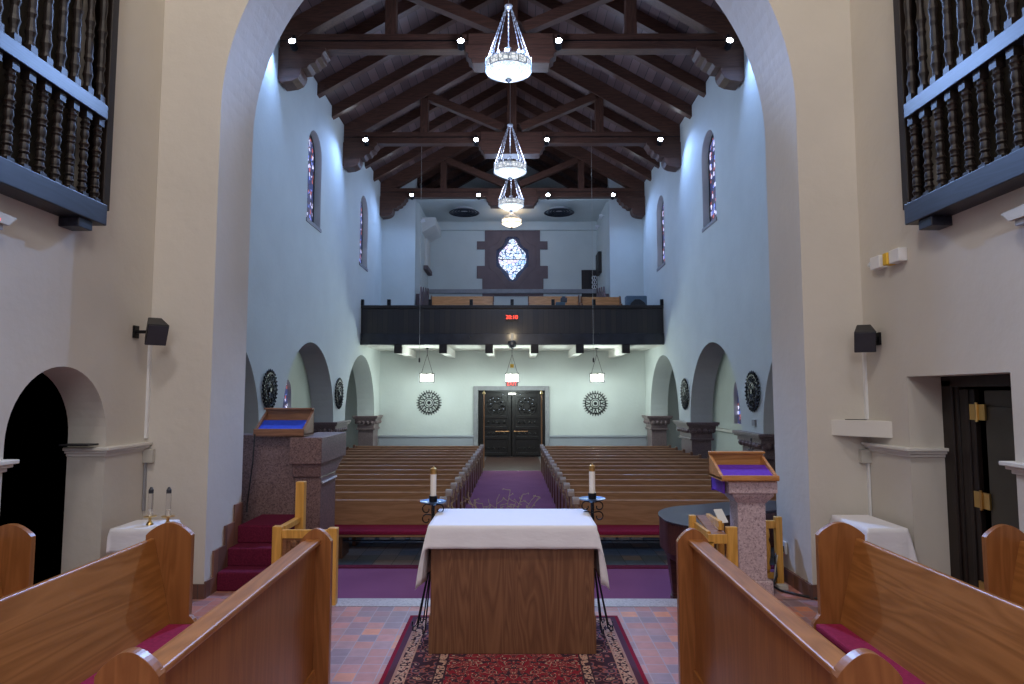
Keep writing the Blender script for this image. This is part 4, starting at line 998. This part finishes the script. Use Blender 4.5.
def book_desk(name, label, x0, x1, y0, y1, zb, zf, zk, wd, clothm, tilt):
    t = thing(name, label, 'lectern desk', ((x0+x1)/2, (y0+y1)/2, zb))
    sec = [(y0, zb), (y0, zf), (y0+0.02, zf+0.01), (y1, zk), (y1, zb)]
    for x in (x0, x1-0.03): MB().prism(sec, 'x', x, x+0.03).build('side_panel', wd, t, 0.004)
    MB().box(x0, x1, y0-0.01, y0+0.03, zb, zf+0.02).build('front_lip', wd, t, 0.005)
    MB().box(x0, x1, y1-0.03, y1, zb, zk+0.02).build('back_panel', wd, t, 0.005)
    MB().box(x0, x1, y0, y1, zb-0.01, zb+0.02).build('base_panel', wd, t)
    MB().prism([(y0+0.03, zf-0.025), (y0+0.03, zf-0.01), (y1-0.14, zf+(zk-zf)*0.52-0.01), (y1-0.14, zf+(zk-zf)*0.52-0.025)], 'x', x0+0.03, x1-0.03).build('cloth_inlay', clothm, t)
    MB().box(x0, x1, y1-0.09, y1, zk+0.005, zk+0.025).build('top_rail', wd, t, 0.004)
    return t
book_desk('pulpit_desk', 'dark wood book desk lined with blue cloth on the granite pulpit', -3.07, -2.46, 8.02, 8.42, 1.50, 1.56, 1.80, 'desk_dark', 'blue_cloth', 0)
tag(MB().tube([(-3.04, 7.99, 1.52), (-3.05, 7.98, 1.2), (-3.11, 8.0, 0.7), (-3.1, 7.97, 0.6)], 0.008, 5).build('desk_cable', 'black'), 'thin black cable hanging down from the pulpit desk', 'cable')
# oak prayer desks
def prayer_desk(s, label):
    t = thing('prayer_desk', label, 'prayer desk', (s*1.85, 6.4, 0))
    for x, y, z in ((s*1.66, 6.46, 0.72), (s*2.19, 6.46, 0.735), (s*2.12, 6.9, 1.10)):
        MB().box(x-0.045, x+0.045, y-0.04, y+0.04, 0, z).build('post', 'yellow_oak', t, 0.006)
    MB().box(*sorted((s*1.70, s*2.15)), 6.44, 6.48, 0.62, 0.70).build('top_rail', 'yellow_oak', t, 0.005)
    MB().box(*sorted((s*1.70, s*2.15)), 6.44, 6.48, 0.12, 0.20).build('bottom_rail', 'yellow_oak', t, 0.005)
    MB().box(*sorted((s*1.70, s*2.15)), 6.455, 6.47, 0.2, 0.62).build('panel', 'desk_dark', t)
    MB().bar((s*2.17, 6.5, 0.70), (s*2.13, 6.88, 0.72), 0.06, 0.05).build('side_rail', 'yellow_oak', t)
    m = MB()
    for i in range(3): m.lathe([(0, -0.045), (0.035, -0.02), (0.035, 0.02), (0, 0.045)], (s*2.03, 6.445, 0.45+0.06*i), 8, cap=False)
    m.tube([(s*2.03-0.07, 6.445, 0.40), (s*2.03+0.07, 6.445, 0.40), (s*2.03+0.07, 6.445, 0.60), (s*2.03-0.07, 6.445, 0.60)], 0.008, 5, True)
    m.build('carved_emblem', 'altar', t)
    return t
prayer_desk(-1, 'golden oak prayer desk with tall post beside the maroon steps')
t = thing('book_stand', 'golden oak hymn rack holding a white paper beside the pedestal', 'book stand', (1.95, 6.0, 0))
for x, y, z in ((1.76, 6.35, 0.86), (1.79, 5.9, 0.72), (2.02, 6.35, 0.86)): MB().box(x-0.03, x+0.03, y-0.03, y+0.03, 0, z).build('post', 'yellow_oak', t, 0.005)
MB().box(1.935, 2.03, 5.88, 5.93, 0, 0.84).build('side_board', 'yellow_oak', t, 0.005)
MB().prism([(5.88, 0.76), (6.36, 0.84), (6.36, 0.86), (5.88, 0.78)], 'x', 1.80, 1.93).build('sloping_tray', 'desk_dark', t)
MB().box(1.77, 1.935, 5.87, 5.90, 0.70, 0.78).build('front_lip', 'yellow_oak', t, 0.004)
MB().box(1.885, 1.92, 5.95, 6.33, 0.80, 0.88).build('divider', 'yellow_oak', t, 0.004)
MB().box(1.77, 1.80, 5.9, 6.35, 0.64, 0.80).build('side_rail', 'yellow_oak', t, 0.004)
MB().box(1.8, 1.94, 5.88, 5.9, 0.3, 0.38).build('low_rail', 'yellow_oak', t)
pm = Matrix.Translation((1.955, 6.15, 0.885)) @ Matrix.Rotation(R(20), 4, 'Z') @ Matrix.Rotation(R(50), 4, 'X')
tag(MB().box(-0.03, 0.06, -0.07, 0.07, 0, 0.006, pm).build('paper_sheet', 'paper'), 'white folded paper standing in the oak hymn rack', 'paper')
t = thing('oak_chair', 'golden oak chair with turned spindle behind the granite pedestal', 'chair', (2.65, 7.15, 0))
for x in (2.42, 2.88): MB().box(x-0.035, x+0.035, 7.12, 7.19, 0, 0.70).build('post', 'yellow_oak', t, 0.005)
MB().box(2.42, 2.88, 7.13, 7.18, 0.58, 0.66).build('crest_rail', 'yellow_oak', t, 0.005)
MB().box(2.42, 2.88, 7.13, 7.18, 0.06, 0.12).build('low_rail', 'yellow_oak', t, 0.005)
for x in (2.76,): MB().lathe([(0.02, 0.12), (0.03, 0.18), (0.018, 0.22), (0.032, 0.30), (0.034, 0.40), (0.018, 0.46), (0.03, 0.50), (0.02, 0.58)], (x, 7.155, 0), 12).build('spindle', 'yellow_oak', t, smooth=True)

# ------------------------------------------------------------------ granite lectern (right)
t = thing('granite_lectern', 'pink granite pedestal beneath the oak reading desk', 'pedestal', (2.47, 6.9, 0))
X0, X1 = 2.215, 2.735
MB().box(X0+.005, X1-.03, 6.68, 7.12, 1.01, 1.13).build('cap_slab', 'granite_lit', t, 0.008)
nk = MB()
def frus(mb, x0, x1, y0, y1, z0, a0, a1, b0, b1, z1):
    bm = mb.bm; A = [bm.verts.new(p) for p in ((x0,y0,z0),(x1,y0,z0),(x1,y1,z0),(x0,y1,z0))]; B = [bm.verts.new(p) for p in ((a0,b0,z1),(a1,b0,z1),(a1,b1,z1),(a0,b1,z1))]
    bm.faces.new(list(reversed(A))); bm.faces.new(B)
    for i in range(4): bm.faces.new([A[i], A[(i+1) % 4], B[(i+1) % 4], B[i]])
frus(nk, 2.33, 2.62, 6.78, 7.04, 0.90, 2.27, 2.68, 6.72, 7.09, 0.98); nk.box(2.27, 2.68, 6.72, 7.09, 0.98, 1.01)
nk.build('neck', 'granite_lit', t, 0.004)
MB().box(2.335, 2.615, 6.78, 7.04, 0.14, 0.90).build('shaft', 'granite_lit', t, 0.006)
MB().box(2.29, 2.66, 6.74, 7.08, 0.001, 0.14).build('foot', 'granite_lit', t, 0.01)
dsk = book_desk('reading_desk', 'honey oak reading desk lined with purple cloth on the pedestal', 2.13, 2.70, 6.62, 7.06, 1.15, 1.175, 1.375, 'desk_oak', 'purple_cloth', 0)
tag(MB().box(2.185, 2.20, 6.75, 7.16, 1.0, 1.14).box(2.185, 2.28, 7.14, 7.16, 0.98, 1.14).build('purple_hanging', 'purple_cloth'), 'purple cloth hanging from the left edge of the reading desk', 'cloth')
t = thing('gooseneck_microphone', 'thin black gooseneck microphone on the oak reading desk', 'microphone', (2.55, 7.03, 1.41))
MB().lathe([(0.03, 0), (0.025, 0.012)], (2.57, 7.03, 1.411), 12).build('base', 'black', t)
MB().tube([(2.57, 7.03, 1.42), (2.575, 7.03, 1.47), (2.565, 6.99, 1.51)], 0.004, 5).build('neck', 'black', t)
MB().lathe([(0.0, 0), (0.008, 0.005), (0.009, 0.03), (0.0, 0.04)], (2.563, 6.985, 1.505), 8).build('capsule', 'black', t)

# ------------------------------------------------------------------ grand piano (right, on the carpeted landing)
t = thing('grand_piano', 'dark mahogany grand piano tail behind the right choir stall', 'piano', (2.3, 7.4, CF))
ol = [(1.66, 7.15), (1.67, 6.98), (1.73, 6.84), (1.82, 6.72), (1.97, 6.70), (2.12, 6.86), (2.3, 7.22), (2.9, 7.55), (3.3, 7.75), (3.3, 8.25), (2.75, 8.2), (2.3, 8.0), (1.95, 7.85), (1.75, 7.62), (1.67, 7.38)]
def smooth_loop(P_, n=4):
    out = []; L = len(P_)
    for i in range(L):
        p0, p1, p2, p3 = (Vector(P_[(i+k_) % L]) for k_ in (-1, 0, 1, 2))
        for j in range(n):
            u = j/n; out.append(tuple(0.5*((2*p1)+(-p0+p2)*u+(2*p0-5*p1+4*p2-p3)*u*u+(-p0+3*p1-3*p2+p3)*u**3)))
    return out
sm = smooth_loop(ol)
MB().prism(sm, 'z', 0.36, 0.665).build('case', 'mahogany', t)
cxy = (2.4, 7.4)
MB().prism([(cxy[0]+(x-cxy[0])*1.015, cxy[1]+(y-cxy[1])*1.015) for x, y in sm], 'z', 0.668, 0.69).build('lid', 'piano_top', t, 0.004)
MB().prism([(cxy[0]+(x-cxy[0])*0.93, cxy[1]+(y-cxy[1])*0.93) for x, y in sm], 'z', 0.28, 0.36).build('rim_moulding', 'mahogany', t, 0.01)
for x, y in ((1.86, 7.45), (2.9, 8.0)):
    lg = MB(); frus(lg, x-0.045, x+0.045, y-0.045, y+0.045, CF+0.13, x-0.09, x+0.09, y-0.09, y+0.09, 0.26)
    lg.box(x-0.055, x+0.055, y-0.055, y+0.055, CF, CF+0.10).box(x-0.048, x+0.048, y-0.048, y+0.048, CF+.10, CF+.13).box(x-0.11, x+0.11, y-0.11, y+0.11, 0.26, 0.30)
    lg.build('leg', 'mahogany', t, 0.006)

# ------------------------------------------------------------------ side tables with cloths
def side_table(x0, x1, y0, y1, z, label, cl_label, seed, ds=0.22, df=0.2):
    t = thing('side_table', label, 'table', ((x0+x1)/2, (y0+y1)/2, 0))
    MB().box(x0, x1, y0, y1, z-0.04, z-0.012).build('tabletop', 'desk_dark', t, 0.004)
    for x in (x0+0.04, x1-0.04):
        for y in (y0+0.04, y1-0.04): MB().box(x-0.022, x+0.022, y-0.022, y+0.022, 0, z-0.04).build('leg', 'desk_dark', t)
    c = drape(x0-0.008, x1+0.008, y0-0.008, y1+0.008, z, df, ds, 0.04, 'table_cloth', seed=seed, nx=20, ny=24, tip=0.06)
    tag(c, cl_label, 'cloth')
side_table(-3.42, -3.05, 5.84, 6.24, 0.83, 'small dark table beneath the cloth with two candles, left wall', 'white cloth on the small left table, under two candles', 5, 0.05, 0.2)
side_table(3.17, 3.50, 5.88, 6.52, 0.83, 'small dark table under a bare white cloth, right wall', 'bare white cloth on the small right table by the doorway', 8, 0.28, 0.32)
for x, l in ((-3.16, 'left glass candle on a brass holder, side table'), (-3.0, 'right glass candle on a brass holder, side table')):
    y = 6.0; x = x-0.02; t = thing('glass_candle', l, 'candle', (x, y, 0.834), 'glass candles on the left table')
    MB().lathe([(0.030, 0.0), (0.026, 0.015), (0.012, 0.035), (0.014, 0.06), (0.055, 0.072), (0.058, 0.078), (0.02, 0.08)], (x, y, 0.834), 18).build('brass_holder', 'brass', t)
    MB().lathe([(0.018, 0.0), (0.018, 0.055)], (x, y, 0.914), 14).build('wax', 'wax', t)
    MB().lathe([(0.021, 0.0), (0.021, 0.20)], (x, y, 0.914), 14, cap=False).build('glass_tube', 'glass', t)
    MB().lathe([(0.021, 0.0), (0.021, 0.03), (0.010, 0.05), (0.010, 0.055)], (x, y, 1.112), 14).build('metal_cap', 'vent', t)

# ------------------------------------------------------------------ wall fittings
def speaker(x, y, z, rz, label, s):
    t = thing('wall_speaker', label, 'speaker', (x, y, z))
    m = Matrix.Translation((x, y, z)) @ Matrix.Rotation(rz, 4, 'Z') @ Matrix.Rotation(R(28), 4, 'X')
    MB().prism([(-0.095, -0.08), (0.095, -0.08), (0.06, 0.10), (-0.06, 0.10)], 'z', -0.11, 0.11, m).build('cabinet', 'black', t, 0.008)
    MB().box(-0.085, 0.085, -0.087, -0.08, -0.10, 0.10, m).build('grille', 'vent', t)
    MB().box(min(x, s*CW), max(x, s*CW), y-0.015, y+0.015, z-0.015, z+0.015).box(min(s*CW-s*.0, s*CW-s*0.02), max(s*CW, s*CW-s*0.02), y-0.04, y+0.04, z-0.06, z+0.06).build('bracket', 'iron', t)
speaker(-3.40, 6.36, 2.60, R(42), 'black wedge speaker mounted in the left corner', -1)
speaker(3.46, 6.36, 2.53, R(-24), 'black wedge speaker mounted in the right corner', 1)
tag(MB().box(-3.60, -3.575, 6.60, 6.638, 1.56, 2.5).build('conduit', 'white'), 'white conduit below the speaker in the left corner', 'conduit')
tag(MB().box(3.575, 3.60, 6.60, 6.638, 1.75, 2.45).build('conduit', 'white'), 'white conduit below the speaker in the right corner', 'conduit')
for s, nm in ((-1, 'left'), (1, 'right')):
    t = thing('junction_box', 'small pale junction box with a cable in the %s corner' % nm, 'junction box', (s*3.55, 6.6, 1.4))
    MB().box(*sorted((s*3.50, s*3.60)), 6.58, 6.638, 1.32, 1.455).build('box', 'beige_metal', t, 0.006)
    MB().box(*sorted((s*3.575, s*3.595)), 6.61, 6.638, 0.85 if s < 0 else 0.5, 1.32).build('conduit', 'grey_stone' if s < 0 else 'white', t)
# corner shelf
t = thing('corner_shelf', 'white triangular corner shelf below the right speaker', 'shelf', (3.45, 6.5, 1.59))
MB().prism([(3.24, AY0), (3.6, AY0), (3.6, 6.2)], 'z', 1.59, 1.745).build('shelf_body', 'plaster_white', t, 0.004)
MB().box(3.36, 3.55, 6.55, 6.60, 1.745, 1.752).build('black_mat', 'black', t)
tag(MB().box(-3.9, -3.64, 5.80, 5.95, 1.546, 1.56).build('ledge_book', 'black', bevel=0.003), 'thin black book lying on the left arch ledge', 'book')
# small devices
def device(y, z, s, label, yel):
    t = thing('alarm_unit', label, 'alarm unit', (s*3.55, y, z))
    MB().box(*sorted((s*3.52, s*3.60)), y-0.08, y+0.08, z-0.06, z+0.06).build('case', 'white', t, 0.006)
    if yel: MB().box(*sorted((s*3.50, s*3.59)), y+0.08, y+0.15, z-0.065, z+0.05).build('lens', 'yellow', t, 0.01)
    else: MB().lathe([(0.03, 0.0), (0.02, 0.05)], (0, 0, 0), 12, Matrix.Translation((s*3.54, y+0.08, z)) @ Matrix.Rotation(R(-90), 4, 'X')).build('sensor', 'silver', t)
device(6.24, 3.25, 1, 'white motion sensor high on the right wall', False)
device(5.92, 3.25, 1, 'white box with yellow lens high on the right wall', True)
for s, y, l in ((-1, 4.42, 'grey emergency light with red indicator below the left screen'), (1, 4.33, 'grey emergency light below the right screen')):
    t = thing('emergency_light', l, 'light', (s*3.5, y, 3.2))
    MB().prism([(y-0.25, 3.17), (y+0.10, 3.17), (y+0.17, 3.24), (y-0.25, 3.26)], 'x', *sorted((s*3.44, s*3.60))).build('case', 'beige_metal', t, 0.01)
    MB().box(*sorted((s*3.46, s*3.58)), y-0.2, y+0.06, 3.13, 3.17).build('base', 'grey_stone', t)
    if s < 0: MB().box(-3.45, -3.435, y-0.05, y, 3.18, 3.20).build('indicator', 'red_led', t)
# outlet and cables at the right jamb
t = thing('wall_outlet', 'white wall outlet on the right arch jamb with plugs', 'outlet', (2.99, 7.28, 0.35))
MB().box(2.975, 2.998, 7.22, 7.34, 0.29, 0.42).build('cover_plate', 'white', t, 0.004)
MB().box(2.94, 2.98, 7.25, 7.30, 0.31, 0.37).build('plug', 'black', t, 0.006)
tag(MB().tube([(2.95, 7.28, 0.33), (2.9, 7.22, 0.37), (2.82, 7.1, 0.28), (2.8, 7.02, 0.12), (2.74, 6.98, 0.03), (2.78, 6.86, 0.016), (2.9, 6.72, 0.016), (3.1, 6.55, 0.016), (3.3, 6.45, 0.016)], 0.012, 7).build('power_cable', 'black', smooth=True), 'thick black cable running from the outlet across the tiles', 'cable')
tag(MB().tube([(2.95, 7.27, 0.35), (2.87, 7.15, 0.34), (2.80, 7.05, 0.2), (2.76, 7.0, 0.05), (2.72, 7.12, 0.02)], 0.008, 6).build('white_cable', 'beige_metal', smooth=True), 'thin grey cable dangling from the outlet behind the pedestal', 'cable')
tag(MB().box(2.78, 2.88, 6.92, 7.0, 0.002, 0.05).build('power_adapter', 'beige_metal', bevel=0.006), 'small grey adapter on the floor beside the pedestal foot', 'adapter')

# ------------------------------------------------------------------ lights
def area(name, loc, size, energy, col, aim, sy=None):
    ld = bpy.data.lights.new(name, 'AREA'); ld.energy = energy; ld.color = col; ld.size = size
    if sy: ld.shape = 'RECTANGLE'; ld.size_y = sy
    o = bpy.data.objects.new(name, ld); COL.objects.link(o); o.location = loc
    o.rotation_euler = (Vector(aim)-Vector(loc)).to_track_quat('-Z', 'Y').to_euler(); return o
area('chancel_lamp_a', (-2.2, 1.0, 9.2), 1.2, 150, (1.0, 0.95, 0.93), (2.2, 6, 0.5))
area('chancel_lamp_b', (2.2, 1.0, 9.2), 1.2, 85, (1.0, 0.95, 0.93), (-1.5, 6, 1))
area('chancel_fill_light', (0, -3.6, 5.0), 3.0, 185, (0.91, 0.93, 1.0), (0, 6, 1.0), 4.0)  # unseen fill added behind the camera; no window stands there
ld = bpy.data.lights.new('balcony_uplight', 'POINT'); ld.energy = 26; ld.color = (1.0, 0.80, 0.50); ld.shadow_soft_size = 0.05
o = bpy.data.objects.new('balcony_uplight', ld); COL.objects.link(o); o.location = (0, 22.7, 4.2)
for x in (-2.6, 2.6):
    ld = bpy.data.lights.new('warm_lamp', 'POINT'); ld.energy = 26; ld.color = (1.0, 0.80, 0.30); ld.shadow_soft_size = 0.25
    o = bpy.data.objects.new('warm_lamp', ld); COL.objects.link(o); o.location = (x, 5.0, 8.6)
w = bpy.data.worlds.new('world'); SC.world = w; w.use_nodes = True
w.node_tree.nodes['Background'].inputs[0].default_value = (0.25, 0.32, 0.5, 1); w.node_tree.nodes['Background'].inputs[1].default_value = 0.3

# ------------------------------------------------------------------ camera
cd = bpy.data.cameras.new('camera'); cam = bpy.data.objects.new('camera', cd); COL.objects.link(cam)
cd.sensor_width = 36; cd.lens = 660/1024*36; cd.clip_end = 200
cam.location = (0.08, 0, 2.0)
cam.rotation_euler = (R(90)+math.atan(52/660), 0, R(0.2))
SC.camera = cam
SC.view_settings.view_transform = 'Standard'; SC.view_settings.look = 'None'; SC.view_settings.gamma = 1.0
SC.view_settings.use_curve_mapping = False; SC.view_settings.exposure = 0.0
SUB = {'lens': 'can', 'finial': 'glass_bowl', 'crest': 'drum_frame', 'grille': 'cabinet', 'carved_emblem': 'panel', 'candle_cup': 'drip_dish', 'hood': 'console', 'iron_strap': 'tie_beam'}
for o in list(SC.objects):
    b_ = o.name.split('.')[0]
    if b_ in SUB and o.parent is not None and 'category' in o.parent:
        for sib in o.parent.children:
            if sib.name.split('.')[0] == SUB[b_]: o.parent = sib; break
for o in SC.objects:
    if '_o' in o: del o['_o']
